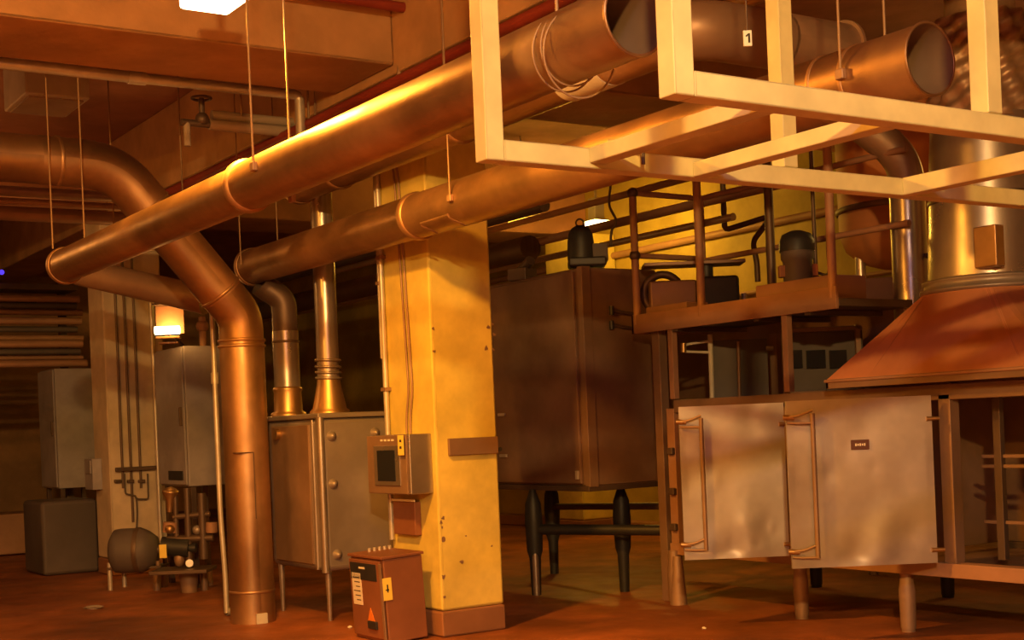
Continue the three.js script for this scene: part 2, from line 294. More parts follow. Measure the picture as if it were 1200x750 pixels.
{ // duct B
  const v = 5.0, y = 3.17, R = 0.163, c = (u) => V3(v, y, u);
  const t = new Thing('overhead_duct', 'long galvanized overhead duct passing low before the yellow pillar, dark open near end', 'duct', c(8.7));
  t.add('duct_section', lathe([[R, 0], [R, 4.65]], c(4.03), c(8.68), 48), MAT.galv);
  t.add('duct_section', lathe([[R - 0.004, 0], [R - 0.004, 3.1]], c(8.68), c(11.78), 48), MAT.galv);
  t.add('lining', lathe([[R - 0.006, 0], [R - 0.006, 4.5]], c(4.031), c(8.531), 40), MAT.galvTwo, 'bare metal inside');
  t.add('joint_collar', lathe([[R, 0], [R + 0.014, 0.01], [R + 0.014, 0.05], [R, 0.06]], c(8.65), c(8.71), 48), MAT.galv);
  t.add('end_cap', lathe([[R, 0], [R + 0.012, 0.002], [R + 0.012, 0.05], [R * 0.85, 0.09], [0.001, 0.1]], c(11.74), c(11.84), 48), MAT.galv);
  t.add('end_rim', torus(c(4.035), UDIR, R, 0.007), MAT.galv);
  for (const u of [4.42, 4.62]) t.add('seam_band', lathe([[R, 0], [R + 0.005, 0.004], [R + 0.005, 0.02], [R, 0.024]], c(u), c(u + 0.024), 40), MAT.galv);
  // strap clamp with two hook bolts
  const k0 = onV(493, 262, v - R - 0.02), k1 = onV(525, 252, v - R - 0.02);
  t.add('clamp_bar', cyl(k0, k1, 0.01, 0.01, 10), MAT.galv);
  for (const k of [k0, k1]) t.add('hook_bolt', curve([k.clone(), V3(v - R - 0.01, y - 0.13, -k.z), V3(v - 0.05, y - R - 0.012, -k.z)], 0.008, 12), MAT.galv);
  for (const [px, py, s] of [[282, 298, -1], [325, 275, 1]]) { const q = onV(px, py, v + s * (R + 0.012)); rod(t, V3(q.x, y, -q.z), V3(q.x, HC, -q.z)); }
  { const q = onV(527, 225, v - R - 0.012); rod(t, V3(q.x, y, -q.z), V3(q.x, HC, -q.z)); t.add('clamp_ear', cbox(V3(q.x, y, -q.z), 0.03, 0.05, 0.05), MAT.galvDull); }
  { const q = onV(985, 85, v - R - 0.012); rod(t, V3(q.x, y, -q.z), V3(q.x, HC, -q.z)); t.add('clamp_ear', cbox(V3(q.x, y, -q.z), 0.03, 0.05, 0.05), MAT.galvDull); }
  { const q = onV(1037, 43, v + 0.1); rod(t, V3(q.x, y + 0.12, -q.z), V3(q.x, HC, -q.z)); }
}
{ // duct C
  const v = 5.0, y = 3.75, R = 0.163, c = (u) => V3(v, y, u);
  const t = new Thing('overhead_duct', 'galvanized overhead duct with white wrapped band and sweeping elbow, behind the highest duct', 'duct', c(8.5));
  t.add('duct_section', cyl(c(8.05), c(10.7), R - 0.004, R - 0.004, 44), MAT.galv);
  t.add('duct_section', cyl(c(6.3), c(8.05), R, R, 44), MAT.galv);
  t.add('elbow', pipe([c(6.31), c(5.65), V3(5.65, y, 5.65), V3(5.7, y, 5.65)], R, 0.6, 36), MAT.galvDull);
  t.add('duct_section', cyl(V3(5.68, y, 5.65), V3(6.2, y, 5.65), R, R, 36), MAT.galvDull); t.add('end_plate', cyl(V3(6.2, y, 5.65), V3(6.22, y, 5.65), R + 0.02, R + 0.02, 36), MAT.galvDull);
  t.add('white_band', lathe([[R, 0], [R + 0.006, 0.002], [R + 0.006, 0.42], [R, 0.422]], c(6.33), c(6.752), 44), MAT.whiteWrap, 'white wrapped band');
  t.add('joint_collar', lathe([[R, 0], [R + 0.014, 0.01], [R + 0.014, 0.05], [R, 0.06]], c(8.02), c(8.08), 44), MAT.galv);
  t.add('joint_collar', lathe([[R, 0], [R + 0.012, 0.01], [R + 0.012, 0.04], [R, 0.05]], c(9.9), c(9.95), 44), MAT.galv);
  t.add('end_cap', lathe([[R, 0], [R + 0.012, 0.002], [R + 0.012, 0.05], [R * 0.85, 0.09], [0.001, 0.1]], c(10.66), c(10.76), 44), MAT.galv);
  const q = onV(520, 80, v - R - 0.012); rod(t, V3(q.x, y, -q.z), V3(q.x, HC, -q.z));
}
{ // big floor duct with elbows
  const u = 11.18, R = 0.193, t = new Thing('floor_duct', 'thick galvanized duct rising from the floor and bending away overhead', 'duct', V3(4.62, 0, u));
  const e1 = V3(4.62, 2.66, u), e2 = V3(3.57, 3.89, u);
  t.add('riser', cyl(V3(4.62, 0, u), V3(4.62, 2.44, u), R, R, 48), MAT.galv);
  t.add('elbow', pipe([V3(4.62, 2.42, u), e1, e1.clone().lerp(e2, 0.16), e1.clone().lerp(e2, 0.17)], R - 0.003, 0.22, 40), MAT.galv);
  t.add('duct_section', cyl(e1.clone().lerp(e2, 0.15), e1.clone().lerp(e2, 0.74), R, R, 48), MAT.galv);
  t.add('elbow', pipe([e1.clone().lerp(e2, 0.73), e2, V3(3.0, 3.9, u), V3(2.95, 3.9, u)], R + 0.003, 0.42, 40), MAT.galv);
  t.add('duct_section', cyl(V3(3.15, 3.9, u), V3(-1.5, 3.9, u), R, R, 48), MAT.galv);
  for (const yy of [2.38, 2.43]) t.add('joint_collar', lathe([[R, 0], [R + 0.012, 0.006], [R + 0.012, 0.024], [R, 0.03]], V3(4.62, yy, u), V3(4.62, yy + 0.03, u), 48), MAT.galv);
  t.add('joint_collar', lathe([[R, 0], [R + 0.008, 0.004], [R + 0.008, 0.02], [R, 0.024]], V3(4.62, 0.26, u), V3(4.62, 0.284, u), 48), MAT.galv);
  for (const f of [0.16, 0.73]) { const a = e1.clone().lerp(e2, f), b = e1.clone().lerp(e2, f + 0.018); t.add('joint_collar', lathe([[R, 0], [R + 0.01, 0.006], [R + 0.01, 0.022], [R, 0.029]], a, b, 48), MAT.galv); }
  for (const vv of [3.12, 2.2]) t.add('joint_collar', lathe([[R, 0], [R + 0.01, 0.006], [R + 0.01, 0.03], [R, 0.036]], V3(vv, 3.9, u), V3(vv - 0.036, 3.9, u), 48), MAT.galv);
  // lap seam strip and two bolts on the riser
  const s0 = onU(297, 530, u - R), s1 = onU(300, 608, u - R);
  t.add('lap_seam', box(s0.x - 0.004, s0.x + 0.004, s1.y, s0.y, u - R - 0.004, u - R + 0.03, 0.002), MAT.steelDark);
  t.add('lap_seam', box(s0.x - 0.16, s0.x, s0.y - 0.004, s0.y + 0.004, u - R - 0.002, u - R + 0.07, 0.002), MAT.steelDark);
  t.add('foot_plate', box(4.57, 4.67, 0.0, 0.09, u - R - 0.01, u - R + 0.02, 0.004), MAT.whitePaint, 'pale patch plate at the foot');
}
{
  const a = at(92, 318, 13.25), b = at(242, 352, 12.9), t = new Thing('branch_duct', 'dull sloping branch duct running under the far end of the highest duct', 'duct', a);
  t.add('duct_section', cyl(a, b, 0.135, 0.135, 28), MAT.galvDull);
  for (const f of [0.3, 0.85]) { const p = a.clone().lerp(b, f); t.add('hanger_rod', cyl(p.clone().add(new THREE.Vector3(0, 0.12, 0)), p.clone().setY(HC), 0.008, 0.008, 8), MAT.rodSteel); }
}

// ================================================================ YELLOW HANGING FRAME
{
  const w = 0.083, p1 = at(557, 190, 5.25), p2 = at(770, 118, 4.33), y0 = (p1.y + p2.y) / 2;
  const v0 = p1.x, uB = -p1.z, uFr = -p2.z, v1 = v0 + 4.6;
  const t = new Thing('hanging_frame', 'cream yellow square-tube guard frame hanging from the ceiling', 'frame', V3(v0, y0, uB));
  const bx = (n, a, b, c, d, e, f) => t.add(n, box(a, b, c, d, e, f, 0.006), MAT.frame);
  bx('bottom_rail', v0 + w, v1, y0, y0 + w, uB - w, uB); bx('bottom_rail', v0 + w, v1, y0, y0 + w, uFr - w, uFr);
  const postBack = [v0, onU(916, 100, uB - w).x], postFront = [v0, onU(1156, 60, uFr - w).x];
  for (const v of postBack) bx('post', v, v + w, y0 + (v === v0 ? 0 : w), HC, uB - w, uB);
  for (const v of postFront) bx('post', v, v + w, y0 + (v === v0 ? 0 : w), HC, uFr - w, uFr);
  const cross = [onU(690, 178, uB - w).x, onU(812, 208, uB - w).x, onU(1058, 232, uB - w).x];
  cross.forEach((v, i) => bx('cross_rail', v, v + w, y0 + (i === 0 ? 0.02 : 0), y0 + w - (i === 1 ? 0.02 : 0), uFr, uB - w));
  // short stub of pipe clamped on the first cross rail
  const q = onY(712, 168, y0 + w + 0.02), q2 = q.clone().addScaledVector(RT, 0.14);
  t.add('pipe_stub', cyl(q, q2, 0.016, 0.016, 12), MAT.frame); t.add('bolt', cyl(q2.clone().add(new THREE.Vector3(0, -0.09, 0)), q2, 0.008, 0.008, 8), MAT.steelDark);
}

// ================================================================ CEILING SERVICES
const pipeU = (px, py, v, u0, u1, r) => { const y = onV(px, py, v).y; return cyl(V3(v, y, u0), V3(v, y, u1), r, r, 14); };
const pipeV = (px, py, u, v0, v1, r) => { const y = onU(px, py, u).y; return cyl(V3(v0, y, u), V3(v1, y, u), r, r, 14); };
one('sprinkler_pipe', pipeU(480, 88, 5.06, 2, 15.5, 0.042), MAT.redPaint, 'red sprinkler pipe running along above the overhead ducts', 'pipe');
one('sprinkler_pipe', pipeV(480, 10, 9.12, 4.2, 12, 0.04), MAT.redPaint, 'red sprinkler pipe crossing the face of the concrete beam', 'pipe');
{
  const u = 10.6, y = onU(150, 90, u).y, t = new Thing('ceiling_pipe', 'pale coupled pipe along the far edge of the concrete beam', 'pipe', V3(2, y, u));
  const vc = onU(160, 92, u).x, ve = onU(338, 112, u).x;
  t.add('pipe_section', cyl(V3(-2, y, u), V3(vc, y, u), 0.045), MAT.conduit); t.add('pipe_section', cyl(V3(vc, y, u), V3(ve, y, u), 0.042), MAT.conduit);
  t.add('coupling', cyl(V3(vc - 0.07, y, u), V3(vc + 0.07, y, u), 0.055), MAT.conduit);
  t.add('elbow', pipe([V3(ve, y, u), V3(ve + 0.1, y, u), V3(ve + 0.1, y - 0.1, u), V3(ve + 0.1, y - 0.45, u)], 0.042, 0.08), MAT.conduit);
}
{
  const a = onY(30, 109, 4.6), b = onY(109, 114, 4.6), u0 = -a.z, t = new Thing('ceiling_box', 'whitish box unit hung from the ceiling beyond the pale pipe', 'box', V3(a.x, 5.0, u0));
  t.add('body', box(a.x, b.x, 4.6, 4.98, u0, u0 + 0.75, 0.015), MAT.whitePaint); t.add('hanger', cyl(V3(a.x + 0.28, 4.97, u0 + 0.35), V3(a.x + 0.28, HC, u0 + 0.35), 0.03), MAT.conduit);
  t.add('bottom_panel', box(a.x + 0.04, b.x - 0.04, 4.585, 4.602, u0 + 0.06, u0 + 0.7, 0.003), MAT.insulation);
}
{
  const y = 4.3, p = onY(245, 146, y), q = onY(338, 158, y), u = -p.z, t = new Thing('twin_pipe', 'pair of insulated pipes with a gate valve hung under the ceiling', 'pipe', p);
  t.add('pipe_section', cyl(V3(p.x, y, u), V3(q.x + 0.3, y, u), 0.048), MAT.insulation); t.add('pipe_section', cyl(V3(p.x + 0.05, y + 0.1, u + 0.06), V3(q.x + 0.3, y + 0.1, u + 0.06), 0.042), MAT.insulation);
  const vb = V3(p.x - 0.06, y + 0.04, u);
  t.add('valve_body', merge(sphere(vb, 0.06), cyl(vb, vb.clone().add(new THREE.Vector3(0, 0.18, 0)), 0.025)), MAT.steelDark);
  t.add('hand_wheel', torus(vb.clone().add(new THREE.Vector3(0, 0.18, 0)), new THREE.Vector3(0, 1, 0), 0.08, 0.012), MAT.steelDark);
  t.add('drain_stub', cyl(V3(p.x - 0.2, y - 0.2, u), V3(p.x - 0.2, y + 0.0, u), 0.03), MAT.insulation);
  t.add('hanger_rod', cyl(V3(p.x + 0.3, y + 0.1, u), V3(p.x + 0.3, HC, u), 0.008, 0.008, 8), MAT.rodSteel); t.add('cross_tee', cyl(V3(p.x - 0.25, y, u), V3(p.x, y, u), 0.03), MAT.steelDark);
}
one('conduit_bend', pipe([onU(467, 102, 9.25), onU(469, 70, 9.25), onU(512, 64, 9.25)], 0.022, 0.06), MAT.galvDull, 'small grey conduit with a right-angle bend below the concrete beam', 'conduit');
for (const [x, a, b, k] of [[360, 96, 150, 'longer thin'], [368, 104, 150, 'thinnest'], [400, 98, 132, 'shorter thin']]) { const p = onU(x, a, 10.7); const q = onU(x + 2, b, 10.7); one('drop_rod', cyl(V3(p.x, q.y - 0.3, 10.7), V3(p.x, HC, 10.7), k === 'thinnest' ? 0.006 : 0.01, undefined, 8), MAT.rodSteel, k + ' steel rod hanging behind the highest duct past the concrete beam', 'rod'); }
// far left service pipes below the far ceiling
[[50, 226, 13.4, 0.05, 'upper'], [50, 238, 13.25, 0.035, 'middle'], [50, 252, 13.6, 0.07, 'lowest and thickest']].forEach(([x, y, u, r, k]) => one('service_pipe', pipeV(x, y, u, -2, 4.9, r), MAT.galvDull, k + ' of three dull pipes below the horizontal end of the floor duct', 'pipe'));
{
  const t = new Thing('pipe_rack', 'rack of rusty parallel pipes in the dark beyond the dim pillar', 'pipe rack', V3(3.5, 0, 19.5));
  const r = rng(9);
  [350, 358, 366, 376, 386, 396, 403, 412, 419, 426].forEach((py, i) => { const u = 19.5 + (i % 3) * 0.12, y = onU(50, py, u).y; t.add('pipe', cyl(V3(-1, y, u), V3(5.6 + 0.2 * r(), y, u), 0.02 + 0.035 * r(), undefined, 12), i % 3 === 1 ? MAT.greyDark : MAT.orangePrimer); });
  for (const v of [0.5, 5.5]) t.add('upright', box(v - 0.05, v + 0.05, 0, 4.2, 19.85, 19.95), MAT.steelDark);
  t.add('indicator', sphere(onU(2, 319, 19.3), 0.035), new THREE.MeshStandardMaterial({ color: 0x000000, emissive: new THREE.Color().setRGB(0.1, 0.05, 1), emissiveIntensity: 1.2 }), 'tiny blue indicator light');
  t.add('cable_tray', box(-1, 5.6, onU(50, 345, 20).y, onU(50, 338, 20).y, 19.4, 19.9), MAT.steelDark);
}
// right-hand ceiling: dark pipes and ducts running along
[[640, 286, 8.0, 0.13, MAT.steelDark, 'thick dark pipe'], [650, 237, 8.2, 0.07, MAT.steelDark, 'dark pipe under the low duct'], [660, 298, 8.6, 0.035, MAT.conduit, 'pale thin pipe'], [650, 250, 9.6, 0.04, MAT.orangePrimer, 'brown pipe'], [720, 262, 9.3, 0.05, MAT.orangePrimer, 'rusty pipe beyond the black motor']].forEach(([x, y, v, r, m, k]) => one('roof_pipe', pipeU(x, y, v, v < 8.3 ? 11.6 : 9.2, 20, r), m, k + ' running under the ceiling above the oven boxes', 'pipe'));
one('roof_pipe', pipeU(845, 12, 5.9, 3, 9.2, 0.05), MAT.brass, 'bright brassy pipe high between the yellow frame posts', 'pipe');
[[650, 314, 0.05], [1000, 325, 0.03]].forEach(([x, y, r], i) => kid(wr, 'wall_pipe', pipeU(x, y, 12.44, 3, 20, r), MAT.orangePrimer, 'brown pipe on the yellow wall'));
{ // dark drops from the ceiling at the upper right
  [[968, 35, 0.07], [1045, 20, 0.09]].forEach(([x, y, r], i) => { const p = onU(x, y, 9.0); one('ceiling_drop', cyl(V3(p.x, p.y - 0.25, 9.0), V3(p.x, HC, 9.0), r), MAT.steelDark, (i ? 'thick' : 'slender') + ' dark pipe dropping from the ceiling behind the low duct end', 'pipe'); });
}

// sign with the numeral
{
  const p = at(876, 45, 6.4), w = 0.04, h = 0.074; const t = new Thing('number_sign', 'small white number sign hung below the ceiling', 'sign', p);
  const face = FW.clone().negate(); const turn = Math.atan2(face.x, face.z);
  t.add('board', cbox(p, w, h, 0.012, turn, 0.002), M(0.85, 0.9, 0.85, { r: 0.4 }));
  const font = await new FontLoader().loadAsync('fonts/droid/droid_sans_bold.typeface.json');
  const g = flat(new TextGeometry('1', { font, size: 0.044, depth: 0.003, curveSegments: 4, bevelEnabled: false })); g.computeBoundingBox(); const bb = g.boundingBox; g.translate(-(bb.min.x + bb.max.x) / 2, -(bb.min.y + bb.max.y) / 2, 0.006); g.rotateY(turn); g.translate(p.x, p.y, p.z);
  t.add('numeral', g, MAT.ink, 'dark numeral');
  t.add('hanger', cyl(p.clone().add(new THREE.Vector3(0, h / 2, 0)), new THREE.Vector3(p.x, HC, p.z), 0.004, 0.004, 6), MAT.steelDark);
}

// ================================================================ PILLAR EQUIPMENT
{ // screen enclosure
  const v0 = 5.1, v1 = 5.3, u0 = 9.14, u1 = 9.80, d = 10.6, y1 = onU(495, 508, u0).y, y0 = onU(495, 579, u0).y;
  const t = new Thing('screen_enclosure', 'stainless control enclosure with dark screen on the side of the yellow pillar', 'control panel', V3(v1, y0, u0));
  t.add('housing', box(v0, v1, y0, y1, u0, u1, 0.01), MAT.steelBright);
  const dr = t.add('door', box(v0 - 0.025, v0 - 0.001, y0 + 0.005, y1 - 0.005, u0 + 0.01, u1 - 0.01, 0.006), MAT.galvDull);
  t.sub(dr, 'bezel', box(v0 - 0.035, v0 - 0.024, y0 + 0.07, y1 - 0.085, u0 + 0.1, u1 - 0.14, 0.004), MAT.steelBright);
  t.sub(dr, 'screen', box(v0 - 0.039, v0 - 0.034, y0 + 0.105, y1 - 0.12, u0 + 0.17, u1 - 0.2, 0.001), MAT.glassDark, 'dark screen');
  for (let k = 0; k < 4; k++) t.sub(dr, 'legend_mark', box(v0 - 0.0275, v0 - 0.024, y1 - 0.05, y1 - 0.035, u0 + 0.2 + k * 0.06, u0 + 0.235 + k * 0.06, 0.001), MAT.paper);
  const tg = onU(475, 515, u0 - 0.01);
  t.add('hanging_tag', box(v0 - 0.05, v0 - 0.046, y1 - 0.16, y1 - 0.005, u0 + 0.0, u0 + 0.09, 0.001), MAT.tagYellow, 'yellow hanging tag');
  t.add('tag_mark', box(v0 - 0.052, v0 - 0.049, y1 - 0.06, y1 - 0.04, u0 + 0.03, u0 + 0.06, 0.0005), MAT.ink); t.add('tag_mark', box(v0 - 0.052, v0 - 0.049, y1 - 0.11, y1 - 0.09, u0 + 0.03, u0 + 0.06, 0.0005), MAT.ink);
}
{ // small brown panel below
  const v = 5.3, a = onV(460, 587, v - 0.06), b = onV(487, 628, v - 0.06);
  const t = new Thing('junction_box', 'brown metal junction box on the pillar below the screen enclosure', 'box', V3(v, b.y, -b.z));
  t.add('body', box(v - 0.06, v, b.y, a.y, -b.z, -a.z, 0.008), MAT.redBox); t.add('lip', box(v - 0.068, v - 0.055, a.y, a.y + 0.02, -b.z - 0.01, -a.z + 0.01, 0.003), MAT.paper);
}
{ // conduits on the pillar side
  const v = 5.27; const P = (x, y) => onV(x, y, v);
  const t = new Thing('pillar_conduit', 'bright steel conduit running down the far edge of the yellow pillar', 'conduit', P(458, 632));
  const a = P(437, 205), b = P(457, 632); t.add('tube', cyl(V3(v, b.y, PC.u1 - 0.06), V3(v, 4.38, PC.u1 - 0.06), 0.022), MAT.conduit);
  for (const yy of [1.5, 1.93, 3.0]) t.add('strap', box(v - 0.028, v + 0.03, yy, yy + 0.03, PC.u1 - 0.1, PC.u1 - 0.02, 0.004), MAT.galvDull);
  const t2 = new Thing('pillar_conduit', 'second thinner conduit close beside the bright steel one on the pillar', 'conduit', V3(v, 2.2, PC.u1));
  t2.add('tube', cyl(V3(v + 0.02, 2.2, PC.u1 + 0.02), V3(v + 0.02, 4.38, PC.u1 + 0.02), 0.014), MAT.conduit); t2.add('strap', box(v - 0.0, v + 0.04, 2.8, 2.83, PC.u1 - 0.005, PC.u1 + 0.045, 0.003), MAT.galvDull);
  [[0, 'twin thin cable bending down into the screen enclosure, outer one'], [1, 'twin thin cable bending down into the screen enclosure, inner one']].forEach(([k, l]) => {
    const u = 9.5 - 0.06 * k, yT = onV(475, 508, 5.28).y; one('control_cable', pipe([V3(5.285, yT, u + 0.0), V3(5.285, yT + 0.12, u), V3(5.285, yT + 0.34, u - 0.06), V3(5.285, 3.6, u + 0.03), V3(5.285, 4.35, u + 0.18)], 0.009, 0.1, 10), MAT.galvDull, l, 'cable');
  });
}
{ // red-brown control box standing by the pillar, leaning a little
  const t = new Thing('drive_cabinet', 'red brown drive cabinet with warning stickers standing at the foot of the yellow pillar', 'control box', V3(4.88, 0, 9.15));
  const v0 = 4.86, v1 = 5.2, u0 = 9.14, u1 = 9.68, h = 0.64;
  t.add('body', box(v0, v1, 0.0, h, u0, u1, 0.012), MAT.redBox);
  t.add('lid', box(v0 - 0.02, v1 + 0.012, h, h + 0.022, u0 - 0.012, u1 + 0.012, 0.006), MAT.redBox);
  const d = t.add('door', box(v0 - 0.022, v0 - 0.001, 0.03, h - 0.015, u0 + 0.03, u1 - 0.01, 0.006), MAT.redBox);
  t.sub(d, 'header_plate', box(v0 - 0.026, v0 - 0.02, h - 0.17, h - 0.04, u0 + 0.08, u1 - 0.03, 0.002), MAT.black);
  t.sub(d, 'header_mark', box(v0 - 0.028, v0 - 0.025, h - 0.085, h - 0.07, u0 + 0.26, u0 + 0.36, 0.0008), MAT.paper);
  const st = t.sub(d, 'paper_label', box(v0 - 0.026, v0 - 0.021, h - 0.37, h - 0.12, u1 - 0.2, u1 - 0.05, 0.001), MAT.paper, 'white printed label');
  for (let k = 0; k < 6; k++) t.sub(d, 'print_line', box(v0 - 0.0275, v0 - 0.025, h - 0.16 - k * 0.035, h - 0.153 - k * 0.035, u1 - 0.18, u1 - 0.07 - 0.02 * (k % 3), 0.0005), MAT.ink);
  const s = new THREE.Shape(); s.moveTo(-0.06, -0.05); s.lineTo(0.06, -0.05); s.lineTo(0, 0.06); const tri = flat(new THREE.ExtrudeGeometry(s, { depth: 0.003, bevelEnabled: false })); tri.rotateY(-Math.PI / 2); tri.translate(v0 - 0.022, 0.2, -(u0 + 0.22)); t.sub(d, 'warning_sticker', tri, MAT.warnOrange, 'orange triangular warning sticker');
  t.sub(d, 'latch', box(v0 - 0.04, v0 - 0.02, 0.1, 0.16, u0 + 0.12, u0 + 0.26, 0.004), MAT.black);
  t.sub(d, 'edge_trim', box(v0 - 0.03, v0 - 0.015, 0.03, h - 0.03, u0 + 0.0, u0 + 0.03, 0.004), MAT.galvDull);
  t.add('hanging_tag', box(v0 - 0.02, v0 + 0.055, 0.33, 0.50, u0 - 0.008, u0 - 0.003, 0.001), MAT.tagYellow, 'yellow hanging tag'); t.add('tag_mark', box(v0 + 0.012, v0 + 0.024, 0.39, 0.45, u0 - 0.0095, u0 - 0.0075, 0.0004), MAT.ink); t.add('tag_mark', box(v0 + 0.0, v0 + 0.03, 0.405, 0.414, u0 - 0.0095, u0 - 0.0075, 0.0004), MAT.ink);
  for (let k = 0; k < 5; k++) t.add('gland', cyl(V3(v0 + 0.12 + 0.045 * k, h + 0.02, u1 - 0.1), V3(v0 + 0.12 + 0.045 * k, h + 0.05, u1 - 0.1), 0.014), MAT.conduit);
  t.g.rotation.z = 0.045; t.g.position.y = 0.0;
}

// ================================================================ WASHER VESSEL WITH FLUES
{
  const v0 = 5.06, v1 = 5.95, u0 = 10.62, u1 = 11.75, y0 = 0.42, y1 = 1.75;
  const t = new Thing('steel_vessel', 'stainless cabinet vessel on slim legs with two flues, behind the yellow pillar', 'vessel', V3(v0, 0, u0));
  t.add('shell', box(v0, v1, y0, y1, u0, u1, 0.06), MAT.steel);
  t.add('lid', box(v0 - 0.02, v1 + 0.02, y1 - 0.01, y1 + 0.035, u0 - 0.02, u1 + 0.02, 0.015), MAT.steel);
  t.add('corner_post', cyl(V3(v0 + 0.012, y0, u0 + 0.012), V3(v0 + 0.012, y1, u0 + 0.012), 0.035), MAT.steelBright);
  t.add('corner_post', cyl(V3(v0 - 0.0, y0 + 0.02, u0 + 0.14), V3(v0 - 0.0, y1 - 0.02, u0 + 0.14), 0.014), MAT.steelBright);
  const d = t.add('side_panel', box(v0 - 0.018, v0 + 0.01, y0 + 0.06, y1 - 0.06, u0 + 0.2, u1 - 0.15, 0.01), MAT.galvDull);
  t.sub(d, 'port', cyl(V3(v0 - 0.06, 1.62, u1 - 0.32), V3(v0, 1.62, u1 - 0.32), 0.05), MAT.brass);
  for (const [x, y] of [[385, 511], [387, 567], [392, 650], [436, 507]]) { const p = onU(x + 4, y, u0 - 0.01); t.add('dome_nut', lathe([[0.045, 0], [0.045, 0.012], [0.03, 0.02], [0.02, 0.045], [0.001, 0.05]], V3(p.x, p.y, u0 + 0.005), V3(p.x, p.y, u0 - 0.045), 20), MAT.steel); }
  for (const [v, u] of [[v0 + 0.05, u0 + 0.05], [v0 + 0.05, u1 - 0.1], [v1 - 0.08, u0 + 0.08], [v1 - 0.08, u1 - 0.1]]) t.add('leg', cyl(V3(v, 0, u), V3(v, y0 + 0.02, u), 0.018, 0.03, 16), MAT.steelBright);
  // flue one
  const f1 = (y) => V3(5.2, y, 11.55);
  const a = t.add('flue', cyl(f1(y1), f1(2.56), 0.118, 0.118, 32), MAT.steelBright);
  t.sub(a, 'flue_elbow', pipe([f1(2.55), f1(2.85), V3(5.05, 2.96, 11.6), V3(5.0, 3.0, 11.6)], 0.115, 0.2, 28), MAT.steelDark);
  t.sub(a, 'flue_base', lathe([[0.16, 0], [0.16, 0.03], [0.13, 0.05], [0.125, 0.22], [0.135, 0.24], [0.13, 0.26], [0.118, 0.27]], f1(y1 + 0.03), f1(y1 + 0.3), 32), MAT.brass);
  t.sub(a, 'flue_band', lathe([[0.118, 0], [0.124, 0.004], [0.124, 0.02], [0.118, 0.024]], f1(2.45), f1(2.474), 32), MAT.steelDark);
  // flue two with cone foot and clamp rings
  const f2 = (y) => V3(5.36, y, 11.02);
  const b = t.add('flue', cyl(f2(y1 + 0.3), f2(3.9), 0.098, 0.098, 28), MAT.steelBright);
  t.sub(b, 'cone_foot', lathe([[0.175, 0], [0.175, 0.03], [0.15, 0.05], [0.105, 0.27], [0.1, 0.32]], f2(y1 + 0.03), f2(y1 + 0.35), 32), MAT.brass);
  for (const yy of [2.1, 2.15, 2.2, 2.26]) t.sub(b, 'clamp_ring', torus(f2(yy), new THREE.Vector3(0.03, 1, 0.05), 0.108, 0.012, 28), MAT.steelBright);
}

